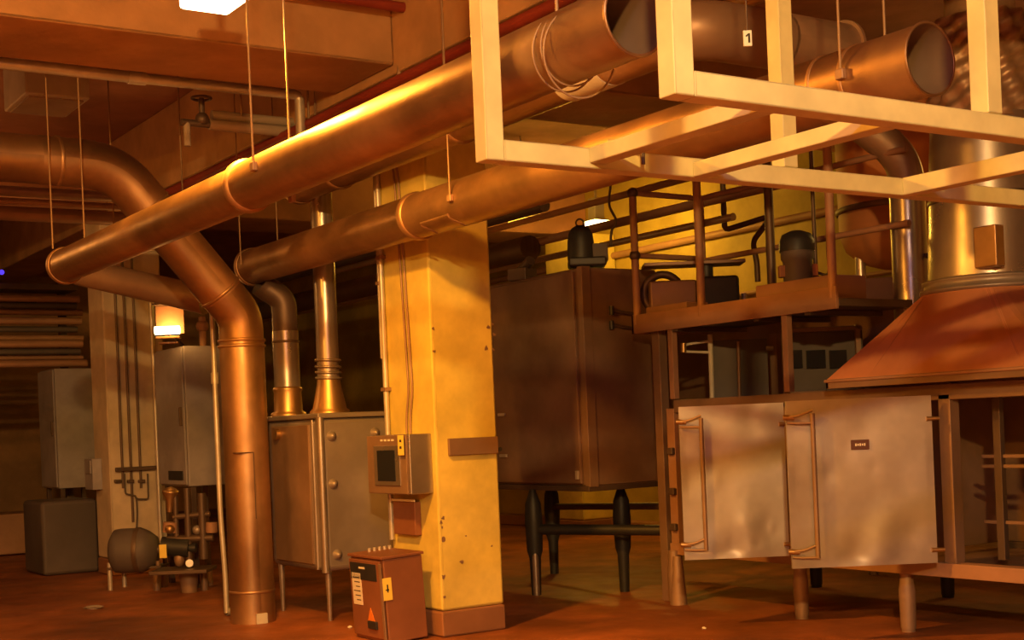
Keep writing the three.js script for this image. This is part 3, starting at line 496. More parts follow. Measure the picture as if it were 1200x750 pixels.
// ================================================================ PIPES AND MACHINES BY THE DIM PILLAR
{
  const b = onY(266, 722, 0), t = new Thing('standing_pipe', 'slim pale standing pipe close beside the thick floor duct', 'pipe', b);
  t.add('tube', pipe([b.clone().setY(0.03), b.clone().setY(0.35), V3(b.x - 0.01, 0.9, -b.z + 0.03), V3(b.x - 0.01, 2.75, -b.z + 0.03)], 0.024, 0.12), MAT.conduit);
  t.add('base_elbow', pipe([b.clone().setY(0.04), b.clone().setY(0.04).add(V3(0.08, 0, 0)), b.clone().setY(0.04).add(V3(0.1, 0, -0.02))], 0.035, 0.03), MAT.conduit);
  t.add('coupling', cyl(V3(b.x - 0.01, 2.1, -b.z + 0.03), V3(b.x - 0.01, 2.2, -b.z + 0.03), 0.034), MAT.conduit);
}
{ // conduits on the dim pillar
  const u = 16.37, X = (x, y) => onU(x, y, u).x;
  [[143, 395, 20, 'first'], [152, 395, 20, 'second'], [162, 395, 20, 'third']].forEach(([x, y], i) => { const v = X(x - 6 + i * 1, y), yb = onU(x, 572 + (i === 1 ? 40 : 0), u).y; one('thin_conduit', cyl(V3(v, yb, u), V3(v, 4.38, u), 0.016, 0.016, 10), MAT.steelDark, ['thin dark conduit nearest the outer corner of the dim cream pillar', 'thin dark conduit in the middle of three on the dim cream pillar, longest', 'thin dark conduit nearest the pale pipe on the dim cream pillar'][i], 'conduit', 'thin conduits on the dim pillar'); });
  const v2 = X(182, 500), yb = onU(187, 620, u).y; one('standing_pipe', cyl(V3(v2, yb - 0.3, u - 0.03), V3(v2, 3.3, u - 0.03), 0.03), MAT.conduit, 'pale pipe down the edge of the dim cream pillar', 'pipe');
  const a = onU(134, 551, u), b2 = onU(182, 551, u); const t = new Thing('conduit_bracket', 'dark strut bracket across the thin conduits on the dim pillar', 'bracket', V3(a.x, a.y, u));
  t.add('strut', box(a.x, b2.x, a.y - 0.02, a.y + 0.03, u - 0.06, u - 0.017), MAT.steelDark);
  for (const x of [138, 153, 166]) { const p = onU(x, 564, u); t.add('clip', box(p.x - 0.04, p.x + 0.04, p.y - 0.02, p.y + 0.02, u - 0.03, u + 0.03), MAT.steelDark); }
  t.add('cable_loop', pipe([V3(X(146, 572), onU(146, 555, u).y, u - 0.02), onU(147, 579, u - 0.02), onU(159, 581, u - 0.02), onU(160, 585, u - 0.02), onU(174, 585, u - 0.02), onU(173, 555, u - 0.02)], 0.012, 0.03, 8), MAT.cable);
  t.add('cable_loop', pipe([onU(160, 583, u - 0.02), onU(161, 600, u - 0.02), onU(160, 628, u - 0.02)], 0.012, 0.05, 8), MAT.cable);
  const j = onV(114, 545, 5.0); const t2 = new Thing('switch_box', 'grey switch box on the side of the dim cream pillar', 'box', V3(5.02, j.y - 0.2, -j.z));
  t2.add('body', box(4.9, 5.02, j.y - 0.3, j.y + 0.08, -j.z - 0.12, -j.z + 0.2), MAT.greyPaint); t2.add('cover', box(4.885, 4.9, j.y - 0.1, j.y + 0.06, -j.z - 0.08, -j.z + 0.14), MAT.greyPaint);
}
{ // drum blower
  const b = onY(160, 690, 0), t = new Thing('drum_blower', 'dark drum-shaped blower on short legs at the foot of the dim pillar', 'machine', b);
  const c = b.clone().setY(0.42), a = RT.clone().multiplyScalar(0.26), s = c.clone().sub(a), e = c.clone().add(a);
  t.add('drum', lathe([[0.001, 0], [0.16, 0.005], [0.235, 0.05], [0.245, 0.12], [0.245, 0.34], [0.21, 0.42], [0.15, 0.5], [0.001, 0.52]], s, e, 32), MAT.greyDark);
  t.add('band', lathe([[0.246, 0], [0.252, 0.004], [0.252, 0.05], [0.246, 0.054]], c.clone().addScaledVector(RT, 0.02), c.clone().addScaledVector(RT, 0.074), 32), MAT.steelDark);
  t.add('shaft', cyl(e.clone().addScaledVector(RT, -0.03), e.clone().addScaledVector(RT, 0.2), 0.05), MAT.steelDark);
  for (const [l, f] of [[-0.27, -0.05], [0.26, -0.05], [-0.2, 0.25], [0.26, 0.25]]) { const p = b.clone().addScaledVector(RT, l).addScaledVector(FW, f); t.add('leg', cyl(p.clone().setY(0), p.clone().setY(0.3), 0.025), l > 0 ? MAT.brownSteel : MAT.conduit); }
  t.add('skid', cbox(b.clone().setY(0.235).addScaledVector(FW, 0.1), 0.6, 0.03, 0.36, Math.atan2(-RT.z, RT.x)), MAT.steelDark);
}
{ // pump set under the grey cabinet
  const d = 14.3, P = (x, y) => at(x, y, d), t = new Thing('pump_set', 'dark pump and pipework under the grey cabinet with brass fittings', 'pump', onY(215, 690, 0));
  const b = onY(215, 692, 0), turn = Math.atan2(-RT.z, RT.x);
  t.add('base_frame', cbox(P(215, 668), 0.6, 0.04, 0.5, turn), MAT.steelDark);
  for (const [x, y] of [[184, 692], [192, 688], [240, 692], [246, 686]]) { const p = onY(x, y, 0); t.add('leg', cyl(p, p.clone().setY(0.22), 0.035), MAT.brownSteel); }
  const m0 = P(190, 640), m1 = P(222, 642); t.add('motor', merge(cyl(m0, m1, 0.1, 0.1, 24), cyl(m1, P(230, 642), 0.05)), MAT.black);
  t.add('name_plate', cbox(at(191, 646, d - 0.14), 0.075, 0.14, 0.004, turn, 0.001), MAT.tagYellow, 'yellow tag');
  t.add('funnel', lathe([[0.03, 0], [0.05, 0.14], [0.085, 0.2], [0.085, 0.22], [0.05, 0.25], [0.001, 0.27]], P(199, 600), P(200, 570), 20), MAT.brass);
  t.add('flange', cyl(P(199, 624), P(200, 612), 0.075, 0.075, 20), MAT.orangePrimer); t.add('brass_union', sphere(at(199, 620, d - 0.06), 0.05), MAT.brass);
  t.add('flange', cyl(P(248, 624), P(248, 612), 0.06, 0.06, 20), MAT.orangePrimer);
  [[208, 575, 660], [222, 572, 664], [239, 578, 655]].forEach(([x, a, c], i) => t.add('riser_pipe', cyl(P(x, c), P(x - 3, a), 0.028 + 0.008 * i), MAT.steelDark));
  t.add('cross_pipe', cyl(P(196, 632), P(250, 630), 0.04), MAT.steelDark); t.add('cross_pipe', cyl(P(203, 606), P(246, 602), 0.03), MAT.steelDark);
  t.add('valve_body', sphere(P(231, 621), 0.05), MAT.steel); t.add('valve_body', sphere(P(210, 655), 0.055, 1.5), MAT.galvDull);
  t.add('gauge', cyl(at(222, 660, d), at(222, 660, d - 0.05), 0.04), MAT.conduit); t.add('bucket', lathe([[0.08, 0], [0.1, 0.2], [0.09, 0.2]], onY(222, 694, 0), onY(222, 694, 0).setY(0.2), 20), MAT.brownSteel);
}
function cabinet(label, v0, v1, y0, y1, u0, u1, extra) {
  const t = new Thing('tall_cabinet', label, 'cabinet', V3(v0, 0, u0));
  t.add('body', box(v0, v1, y0, y1, u0, u1, 0.012), MAT.greyPaint);
  const d = t.add('door', box(v0 - 0.025, v0 - 0.002, y0 + 0.02, y1 - 0.02, u0 + 0.02, u1 - 0.02, 0.008), MAT.greyPaint);
  t.sub(d, 'handle', box(v0 - 0.055, v0 - 0.02, (y0 + y1) / 2 - 0.1, (y0 + y1) / 2 + 0.1, u0 + 0.06, u0 + 0.09, 0.006), MAT.steelDark);
  for (const v of [v0 + 0.06, v1 - 0.06]) for (const u of [u0 + 0.06, u1 - 0.06]) t.add('leg', box(v - 0.03, v + 0.03, 0, y0 + 0.01, u - 0.03, u + 0.03, 0.004), MAT.steelDark);
  extra?.(t, d); return t;
}
cabinet('grey steel cabinet on legs above the pump set, glowing lamp at its top', 5.2, 5.75, 1.1, 2.62, 14.2, 15.1, (t, d) => { t.sub(d, 'vent_plate', box(5.165, 5.176, 1.17, 1.27, 14.3, 14.75, 0.003), MAT.black); t.add('top_valve', merge(cyl(V3(5.5, 2.6, 14.4), V3(5.5, 2.95, 14.4), 0.04), sphere(V3(5.5, 2.85, 14.4), 0.07)), MAT.orangePrimer); });
{ const p = onU(80, 572, 19.0); cabinet('dim grey cabinet on legs in the dark beyond the pillar', p.x - 0.15, p.x + 0.45, p.y, onU(80, 432, 19.0).y, 18.9, 19.7); }
{ // work lamp over the cabinet
  const p = at(196, 387, 14.4), a = RT.clone(), up = (k) => new THREE.Vector3(0, k, 0), t = new Thing('work_lamp', 'small glowing work lamp with open reflector above the grey cabinet', 'lamp', p);
  const em = new THREE.MeshStandardMaterial({ color: 0x000000, emissive: new THREE.Color().setRGB(1, 0.74, 0.38), emissiveIntensity: 5 }), turn = Math.atan2(-RT.z, RT.x);
  t.add('glowing_tube', cyl(p.clone().addScaledVector(a, -0.13), p.clone().addScaledVector(a, 0.13), 0.045, 0.045, 16), em, 'glowing tube').castShadow = false;
  t.add('reflector', cbox(p.clone().add(up(0.12)).addScaledVector(FW, 0.14), 0.3, 0.3, 0.02, turn), MAT.orangePrimer);
  t.add('hood', cbox(p.clone().add(up(0.28)).addScaledVector(FW, 0.07), 0.3, 0.02, 0.14, turn), MAT.steelDark);
  t.add('lower_lip', cbox(p.clone().add(up(-0.075)).addScaledVector(FW, 0.04), 0.26, 0.025, 0.08, turn), MAT.brass);
  t.add('lower_lip', cbox(p.clone().add(up(-0.13)).addScaledVector(FW, 0.06), 0.2, 0.02, 0.08, turn), MAT.orangePrimer);
  t.add('bracket', cyl(p.clone().addScaledVector(FW, 0.13).add(up(-0.02)), V3(5.5, 2.62, 14.9), 0.02), MAT.steelDark);
  const pt = new THREE.PointLight(new THREE.Color().setRGB(1, 0.42, 0.06), 1.1, 0, 2); pt.position.copy(p); pt.castShadow = true; pt.shadow.radius = 2; pt.name = 'work_lamp_light'; scene.add(pt);
}
{ // low block and kerb in the dark far left
  const p = onY(30, 655, 0);
  one('low_crate', box(2.0, 5.3, 0.02, 0.62, 21, 21.9, 0.02), MAT.orangePrimer, 'long low brown crate in the far dark beyond the dim pillar', 'crate');
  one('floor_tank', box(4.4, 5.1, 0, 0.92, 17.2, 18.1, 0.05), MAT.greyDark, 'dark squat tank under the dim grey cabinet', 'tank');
  one('added_dark_bank', merge(box(1.2, 4.2, 0.95, 2.35, 20.2, 20.8, 0.02), box(1.3, 4.1, 0.0, 0.96, 20.3, 20.7)), MAT.greyDark, 'added dark grey bank standing in for the darkness beyond the dim pillar', 'panel');  // invented bank, dark all over to fill the unlit far corner
}

// ================================================================ OVEN BOX ON TALL LEGS
{
  const v0 = 7.3, v1 = 8.16, u0 = 9.8, u1 = 12.4, y0 = 1.04, y1 = 3.0;
  const t = new Thing('oven_box', 'tall brown sheet-steel oven box on dark legs beside the yellow pillar', 'oven', V3(v0, 0, u0));
  t.add('body', box(v0, v1, y0, y1, u0, u1, 0.015), MAT.brownSteel);
  const d = t.add('door', box(v0 - 0.03, v0 - 0.001, y0 + 0.02, y1 - 0.03, u0 + 0.1, u1 - 0.1, 0.008), MAT.brownSteel);
  for (const y of [1.32, 1.72]) { const h = V3(v0 - 0.03, y, onV(594, 520, v0).z * -1 - 0.05); t.sub(d, 'hinge_pin', box(h.x - 0.02, h.x, y - 0.015, y + 0.015, -h.z, -h.z + 0.12, 0.004), MAT.conduit); }
  t.sub(d, 'latch', box(v0 - 0.05, v0 - 0.028, y0 + 0.06, y0 + 0.14, u0 + 0.12, u0 + 0.16, 0.004), MAT.conduit);
  t.add('corner_trim', box(v0 - 0.012, v0 + 0.09, y0 - 0.01, y1 + 0.01, u0 - 0.012, u0 + 0.06, 0.006), MAT.brownSteel);
  t.add('bottom_frame', box(v0 - 0.02, v1, y0 - 0.05, y0, u0, u1, 0.006), MAT.steelDark);
  for (let k = 0; k < 2; k++) { const a = onU(716, 364 + k * 17, u0 - 0.02), b = onU(742, 368 + k * 17, u0 - 0.02); t.add('bracket_arm', cyl(V3(a.x, a.y, u0 - 0.02), V3(b.x, b.y, u0 - 0.02), 0.016), MAT.steelDark); t.add('bracket_knob', cyl(V3(a.x, a.y + 0.04, u0 - 0.03), V3(a.x, a.y - 0.04, u0 - 0.03), 0.022), MAT.black); }
  const legs = [onY(629, 697, 0), onY(650, 672, 0), V3(7.95, 0, 10.2), V3(7.5, 0, 12.1)];
  for (const p of legs) { const top = p.clone().setY(y0 - 0.04); t.add('leg', lathe([[0.045, 0], [0.055, 0.35], [0.075, 0.42], [0.085, 0.7], [0.075, 0.86], [0.04, 0.96], [0.03, 1.0]], p, top, 20), MAT.black); }
  t.add('leg_sleeve', cyl(legs[0].clone().setY(0).add(V3(-0.02, 0, -0.03)), legs[0].clone().setY(0.62).add(V3(-0.02, 0, -0.03)), 0.032), MAT.steelBright, 'bright sleeve on the front leg');
  const l0 = legs[0].clone().setY(0.62), l1 = V3(9.2, 0.72, 9.3); t.add('cross_brace', cyl(legs[1].clone().setY(0.72), V3(8.15, 0.82, 9.3), 0.035), MAT.steelDark); t.add('cross_brace', cyl(l0, V3(8.1, 0.6, 9.35), 0.05), MAT.black);
}
{ // black motor on its top
  const p = V3(7.5, 3.0, 10.05), b = onV(688, 311, 7.45), t = new Thing('black_motor', 'black canvas-covered motor standing on the brown oven box', 'motor', b.clone().setY(3.0));
  const q = b.clone().setY(3.0); const turn = Math.atan2(-RT.z, RT.x);
  t.add('base', cbox(q.clone().setY(3.055), 0.34, 0.08, 0.3, turn, 0.02), MAT.black);
  t.add('body', lathe([[0.12, 0], [0.125, 0.05], [0.12, 0.2], [0.11, 0.27], [0.08, 0.32], [0.04, 0.345], [0.001, 0.35]], q.clone().setY(3.05).addScaledVector(RT, -0.05), q.clone().setY(3.4).addScaledVector(RT, -0.05), 28), MAT.black);
  t.add('lifting_eye', torus(q.clone().setY(3.42).addScaledVector(RT, -0.05), FW, 0.035, 0.008, 20), MAT.steelDark);
  t.add('terminal_box', cbox(q.clone().setY(3.14).addScaledVector(RT, 0.12), 0.14, 0.16, 0.16, turn, 0.01), MAT.greyDark);
  t.add('flex_cable', curve([q.clone().setY(3.2).addScaledVector(RT, 0.22), at(717, 270, 12.4), at(722, 260, 12.4), at(714, 240, 12.3), at(716, 214, 12.3)], 0.012), MAT.cable);
  one('top_debris_bracket', merge(cbox(onV(612, 322, 7.5).setY(3.075), 0.25, 0.12, 0.2, 0.5), cyl(onV(604, 318, 7.5).setY(3.075), onV(622, 306, 7.5).setY(3.2), 0.05)), MAT.steelDark, 'dark bracket lying on the oven box next to the pillar', 'bracket');
}

// ================================================================ OPEN FRAME OVEN WITH STEEL DOORS
{
  const v0 = 7.7, v1 = 9.2, t = new Thing('open_oven', 'open-frame oven with two big dented steel doors swung outward, on stubby legs', 'oven', V3(v0, 0, 7.5));
  const yb = 0.53, yt = 1.70, uL = 9.14, uM = 7.72, uR = 6.22, uE = 4.2;
  for (const u of [uL, uM, uR, 5.45, uE]) { const top = yt; t.add('post', box(v0, v0 + 0.1, yb - 0.09, top, u - 0.05, u + 0.05, 0.006), u === uL ? MAT.orangePrimer : MAT.brownSteel); t.add('post', box(v1, v1 + 0.1, yb - 0.09, top, u - 0.05, u + 0.05, 0.006), MAT.steelDark); }
  t.add('sill_rail', box(v0 - 0.02, v0 + 0.1, yb - 0.1, yb, uE - 0.05, uL + 0.05, 0.006), MAT.orangePrimer);
  t.add('head_rail', box(v0, v0 + 0.1, yt - 0.04, yt + 0.07, uE - 0.05, uL - 0.05, 0.006), MAT.brownSteel);
  t.add('sill_rail', box(v1, v1 + 0.1, yb - 0.1, yb, uE - 0.05, uL + 0.05, 0.006), MAT.steelDark);
  t.add('back_panel', box(v1 + 0.04, v1 + 0.07, yb, yt, uE, uL, 0.004), MAT.brownSteel);
  t.add('floor_pan', box(v0 + 0.08, v1, yb - 0.08, yb - 0.05, uE, uL, 0.004), MAT.brownSteel);
  t.add('added_roof_pan', box(v0 + 0.1, v1, yt - 0.03, yt, 6.95, uL, 0.004), MAT.brownSteel);  // cover sheet added to keep the oven interior in shade
  t.add('end_panel', box(v0 + 0.1, v1, yb, yt, uL - 0.02, uL + 0.01, 0.004), MAT.brownSteel);
  t.add('divider_panel', box(v0 + 0.25, v1, yb, yt, 6.9, 6.93, 0.004), MAT.brownSteel);
  // shelf bars seen through the right opening
  for (const y of [0.78, 1.17, 1.24]) for (const v of [v0 + 0.35, v0 + 0.9]) t.add('shelf_bar', box(v, v + 0.05, y, y + 0.025, 4.6, 6.2, 0.004), MAT.brownSteel);
  for (const u of [6.05, 5.3]) t.add('inner_post', box(v0 + 0.33, v0 + 0.38, yb, yt, u - 0.03, u + 0.03, 0.004), MAT.steelDark);
  // legs
  const legAt = [[792, 708], [940, 725], [1065, 740], [957, 688], [1111, 700]];
  legAt.forEach(([x, y], i) => { const p = onY(x, y, 0); t.add('leg', lathe([[0.05, 0], [0.05, 0.02], [0.055, 0.03], [0.06, 0.3], [0.05, 0.36], [0.05, 0.47]], p, p.clone().setY(0.47), 20), i > 2 ? MAT.black : MAT.galvDull); });
  { const p = onY(795, 708, 0); t.add('leg_cover', cyl(p.clone().setY(0.0).add(V3(-0.01, 0, -0.02)), p.clone().setY(0.42).add(V3(-0.01, 0, -0.02)), 0.075, 0.045, 18), MAT.galvDull); }
  for (const y of [0.64, 0.95, 1.3]) t.add('hinge_block', box(v0 - 0.04, v0, y, y + 0.06, uL - 0.05, uL + 0.02), MAT.steelDark);
  // doors
  function door(hx, fx, dep, label, plaque, seed) {
    const H = at(hx, 560, dep), Fp = at(fx, 566, dep), y0 = 0.545, y1 = 1.695; H.y = Fp.y = 0;
    const w = H.distanceTo(Fp), h = y1 - y0, ax = H.clone().sub(Fp).normalize(), n = new THREE.Vector3(-ax.z, 0, ax.x); if (n.dot(FW) > 0) n.negate();
    const g = new THREE.PlaneGeometry(w, h, 60, 60), p = g.attributes.position, r = rng(seed);
    const dents = Array.from({ length: 26 }, () => [(r() - 0.5) * w, (r() - 0.5) * h, 0.03 + 0.13 * r(), (r() - 0.6) * 0.010]);
    dents.push([-0.05 * w, -0.44 * h, 0.10, -0.02], [0.12 * w, -0.36 * h, 0.16, 0.016], [0.3 * w, -0.32 * h, 0.1, -0.012]);
    for (let i = 0; i < p.count; i++) { let z = 0; const X = p.getX(i), Y = p.getY(i); for (const [a, b, s, k] of dents) z += k * Math.exp(-((X - a) ** 2 + ((Y - b) * 0.7) ** 2) / (s * s)); const e = Math.min(w / 2 - Math.abs(X), h / 2 - Math.abs(Y)); p.setZ(i, 0.016 + z * Math.min(1, e / 0.05)); }
    g.computeVertexNormals(); const back = new THREE.PlaneGeometry(w, h); back.rotateY(Math.PI); back.translate(0, 0, -0.016);
    const face = flat(g), rim = flat(new THREE.BoxGeometry(w, h, 0.032)); metricUV(face);
    const keep = []; { const P = rim.attributes.position, N = rim.attributes.normal; const pos = [], nor = [], uv = []; for (let i = 0; i < P.count; i++) if (N.getZ(i) < 0.5) { pos.push(P.getX(i), P.getY(i), P.getZ(i)); nor.push(N.getX(i), N.getY(i), N.getZ(i)); uv.push(P.getX(i), P.getY(i)); } const q = new THREE.BufferGeometry(); q.setAttribute('position', new THREE.Float32BufferAttribute(pos, 3)); q.setAttribute('normal', new THREE.Float32BufferAttribute(nor, 3)); q.setAttribute('uv', new THREE.Float32BufferAttribute(uv, 2)); keep.push(q); }
    const all = merge(face, ...keep), basis = new THREE.Matrix4().makeBasis(ax, new THREE.Vector3(0, 1, 0), n), mid = H.clone().add(Fp).multiplyScalar(0.5).setY((y0 + y1) / 2); basis.setPosition(mid);
    all.applyMatrix4(basis);
    const D = t.add('door', all, MAT.doorSteel, label);
    const L = (x, y, z = 0.03) => new THREE.Vector3(x, y, z).applyMatrix4(basis), W = w / 2, Hh = h / 2;
    const xr = -W + 0.17 * (w / 1.0) ** 0.3;
    t.sub(D, 'handle_rod', pipe([L(xr, -Hh + 0.07, 0.06), L(xr, Hh - 0.09, 0.06)], 0.017, 0.02, 12), MAT.brownSteel);
    for (const yy of [Hh - 0.11, -Hh + 0.12]) {
      t.sub(D, 'hinge_arm', pipe([L(-W, yy, 0.04), L(-W + 0.07, yy + 0.005, 0.06), L(xr, yy + 0.04, 0.06)], 0.009, 0.03, 8), MAT.galvDull);
      t.sub(D, 'hinge_arm', pipe([L(-W, yy - 0.04, 0.04), L(-W + 0.07, yy - 0.045, 0.05), L(xr, yy - 0.045, 0.06)], 0.008, 0.03, 8), MAT.galvDull);
      t.sub(D, 'hinge_knob', cyl(L(-W - 0.025, yy, 0.03), L(-W + 0.05, yy - 0.006, 0.04), 0.02, 0.016, 14), MAT.brass);
    }
    for (const yy of [Hh - 0.16, -Hh + 0.09]) t.sub(D, 'latch_pin', cyl(L(W - 0.04, yy, 0.025), L(W + 0.05, yy, 0.025), 0.016, 0.012, 12), MAT.brass);
    if (plaque) { const a = at(1007, 521, dep); const c = L(a.clone().sub(mid).dot(ax), a.y - mid.y, 0.02); const turn = Math.atan2(n.x, n.z); t.sub(D, 'plaque', cbox(c, 0.125, 0.068, 0.012, turn, 0.002), MAT.plaque, 'small dark plaque'); for (let k = 0; k < 5; k++) { const m = c.clone().addScaledVector(ax, -0.03 + k * 0.015).addScaledVector(n, 0.006); t.sub(D, 'plaque_mark', cbox(m, 0.010, 0.018 - 0.004 * (k % 2), 0.002, turn, 0.0004), MAT.paper); } }
  }
  door(1094, 924, 9.38, 'wider dented steel door with dark plaque', true, 3);
  door(921, 798.5, 10.25, 'narrower dented steel door', false, 8);
}
{ // inner equipment behind the head rail
  const P = (x, y) => at(x, y, 12.3), turn = Math.atan2(-RT.z, RT.x);
  const a = P(832, 470), b = P(900, 390), t = new Thing('inner_door', 'dull grey inner door with white hinge bracket standing open under the platform', 'door', a);
  const w = 68 / F * 12.3, h = 84 / F * 12.3, c = P(866, 440);
  t.add('leaf', cbox(c, w, h, 0.04, turn, 0.004), MAT.greyDark);
  t.add('edge_strip', cyl(at(832, 392, 12.2), at(835, 478, 12.2), 0.022), MAT.whitePaint); t.add('handle_rod', cyl(at(865, 400, 12.2), at(867, 470, 12.2), 0.016), MAT.brownSteel);
  t.add('bracket_arm', pipe([at(803, 404, 12.2), at(814, 402, 12.2), at(831, 400, 12.2)], 0.012, 0.05, 8), MAT.whitePaint); t.add('bracket_arm', pipe([at(803, 412, 12.2), at(831, 413, 12.2)], 0.012, 0.05, 8), MAT.whitePaint);
  t.add('bracket_knob', cyl(at(801, 402, 12.15), at(801, 413, 12.15), 0.026), MAT.brass); t.add('latch_pin', cyl(at(898, 408, 12.2), at(906, 408, 12.2), 0.018), MAT.conduit);
  const t2 = new Thing('frame_cabinet', 'brown framed cabinet with dark windows under the platform beside the hood', 'cabinet', P(962, 458));
  const d2 = 11.8, Q = (x, y) => at(x, y, d2), c2 = Q(962, 418);
  t2.add('body', cbox(Q(964, 424), 86 / F * d2, 80 / F * d2, 0.3, turn, 0.01), MAT.greyDark);
  const fr = [[964, 386, 90, 5], [964, 460, 90, 5], [920, 424, 6, 78], [1006, 420, 6, 78]]; for (const [x, y, ww, hh] of fr) t2.add('frame_bar', cbox(at(x, y, d2 - 0.18), ww / F * d2, hh / F * d2, 0.05, turn, 0.004), MAT.brownSteel);
  for (const [x, ww] of [[934, 12], [956, 22], [982, 20]]) t2.add('window', cbox(at(x, 421, d2 - 0.16), ww / F * d2, 21 / F * d2, 0.03, turn, 0.002), MAT.glassDark);
  const p3 = P(913, 420); one('support_post', cbox(at(911, 430, 12.4).setY(1.99), 0.09, 0.7, 0.09, 0, 0.004), MAT.brownSteel, 'brown steel post between the inner door and the framed cabinet', 'post');
}

// ================================================================ PLATFORM OVER THE OVEN
{
  const v0 = 7.7, v1 = 8.52, uL = 9.55, uR = 7.14, y = 2.46;
  const t = new Thing('platform', 'steel work platform with guard rails above the open oven', 'platform', V3(v0, y, uL));
  t.add('deck', box(v0, v1, y - 0.06, y, uR, uL, 0.004), MAT.steelDark);
  t.add('edge_channel', box(v0 - 0.03, v0, y - 0.08, y + 0.09, uR, uL + 0.03, 0.005), MAT.orangePrimer); t.add('edge_channel', box(v0 - 0.03, v1, y - 0.08, y + 0.09, uL, uL + 0.03, 0.005), MAT.orangePrimer);
  for (const u of [uR + 0.3, 8.0, 9.0]) t.add('joist', box(v0, v1, y - 0.1, y - 0.06, u, u + 0.06, 0.004), MAT.steelDark);
  const pu = [uL - 0.02, -onV(822, 355, v0).z, -onV(976, 338, v0).z];
  pu.forEach((u, i) => t.add('guard_post', cyl(V3(v0, y, u), V3(v0, y + 1.22, u), 0.034, 0.034, 16), MAT.orangePrimer));
  t.add('guard_post', cyl(V3(v1, y, uL), V3(v1, y + 1.2, uL), 0.03), MAT.orangePrimer); 
  for (const h of [0.62, 1.18]) { t.add('guard_rail', cyl(V3(v0, y + h, uL - 0.02), V3(v1, y + h, uL), 0.026), MAT.orangePrimer); }
  t.add('guard_rail', cyl(V3(v1, y + 1.18, uL), V3(v1, y + 1.18, uR), 0.026), MAT.orangePrimer); t.add('guard_rail', cyl(V3(v1, y + 0.6, uL), V3(v1, y + 0.6, uR), 0.026), MAT.orangePrimer);
  t.add('rail_knuckle', sphere(V3(v0, y + 0.62, uL - 0.02), 0.05), MAT.steelDark); t.add('rail_knuckle', sphere(V3(v0, y + 1.18, uL - 0.02), 0.05), MAT.steelDark);
  t.add('toe_box', box(v0 + 0.12, v0 + 0.5, y, y + 0.2, pu[2] + 0.12, pu[2] + 0.95, 0.008), MAT.orangePrimer); for (const u of [9.1, 7.72]) t.add('support_post', box(v0, v0 + 0.06, 1.78, y - 0.06, u - 0.03, u + 0.03, 0.005), MAT.orangePrimer);
  t.add('support_post', box(v0 + 0.06, v0 + 0.15, 0, y - 0.06, 9.32, 9.42, 0.005), MAT.brownSteel);
  t.add('toe_box', box(v0 + 0.05, v0 + 0.3, y, y + 0.15, pu[1] + 0.25, uL - 0.08, 0.008), MAT.orangePrimer);
}
const onDeck = (x, v) => { const p = onV(x, 340, v); return p.setY(2.46); };
one('added_partition', box(9.36, 9.42, 0.95, 2.58, 5.2, 11.3, 0.006), MAT.brownSteel, 'added sheet partition darkening the space behind the open oven and platform', 'partition');  // sheet added to darken what shows behind oven and platform
{ // vertical motor
  const q = onDeck(936, 8.2), t = new Thing('vertical_motor', 'dark vertical motor with rounded cap on the platform', 'motor', q);
  const k = (y) => q.clone().setY(2.46 + y);
  t.add('pedestal', lathe([[0.14, 0], [0.14, 0.03], [0.1, 0.08], [0.1, 0.22]], k(0), k(0.22), 24), MAT.greyDark);
  t.add('body', lathe([[0.11, 0], [0.12, 0.02], [0.12, 0.2], [0.135, 0.22], [0.135, 0.3]], k(0.2), k(0.5), 24), MAT.greyDark);
  t.add('fan_cap', lathe([[0.145, 0], [0.145, 0.08], [0.12, 0.14], [0.05, 0.17], [0.001, 0.175]], k(0.48), k(0.655), 24), MAT.black);
  for (const s of [-1, 1]) t.add('terminal_box', cbox(k(0.32).addScaledVector(RT, 0.13 * s), 0.06, 0.1, 0.08, Math.atan2(-RT.z, RT.x), 0.01), s < 0 ? MAT.orangePrimer : MAT.copperTank);
  t.add('flex_cable', curve([k(0.3).addScaledVector(RT, 0.16), k(0.28).addScaledVector(RT, 0.24), k(0.5).addScaledVector(RT, 0.25), k(1.6).addScaledVector(RT, 0.26)], 0.012), MAT.cable);
}
{ // drive unit near the platform corner
  const q = onDeck(800, 8.1), t = new Thing('gear_drive', 'dark gear drive with curved guard inside the platform rail', 'machine', q), turn = Math.atan2(-RT.z, RT.x), k = (x, y) => q.clone().setY(2.46 + y).addScaledVector(RT, x);
  t.add('guard', torus(k(-0.18, 0.28), FW, 0.17, 0.035, 28), MAT.steelDark); t.add('body', cbox(k(-0.1, 0.22), 0.42, 0.32, 0.3, turn, 0.02), MAT.brownSteel);
  t.add('gear_case', cbox(k(0.3, 0.2), 0.36, 0.4, 0.4, turn, 0.03), MAT.black); t.add('breather', cyl(k(0.22, 0.4), k(0.22, 0.56), 0.06), MAT.black); t.add('cover_plate', cbox(k(0.1, 0.53), 0.9, 0.03, 0.3, turn, 0.004), MAT.brownSteel);
  t.add('grease_tube', cyl(k(0.55, 0.02), k(0.55, 0.25), 0.025), MAT.conduit); t.add('brass_nipple', sphere(k(0.62, 0.05), 0.025), MAT.brass);
}
[[905, 'first'], [957, 'second']].forEach(([x], i) => { const q = onDeck(x, 8.4); const t = new Thing('rod_hanger', i ? 'slender vertical rod beside the vertical motor with small valve' : 'dark upright pipe behind the vertical motor', 'rod', q); t.add('rod', cyl(q.clone(), q.clone().setY(4.4), i ? 0.018 : 0.04), MAT.steelDark); if (i) t.add('valve', sphere(q.clone().setY(2.7), 0.05), MAT.steelDark); else t.add('foot', cyl(q.clone(), q.clone().setY(2.5), 0.08), MAT.steelDark); });
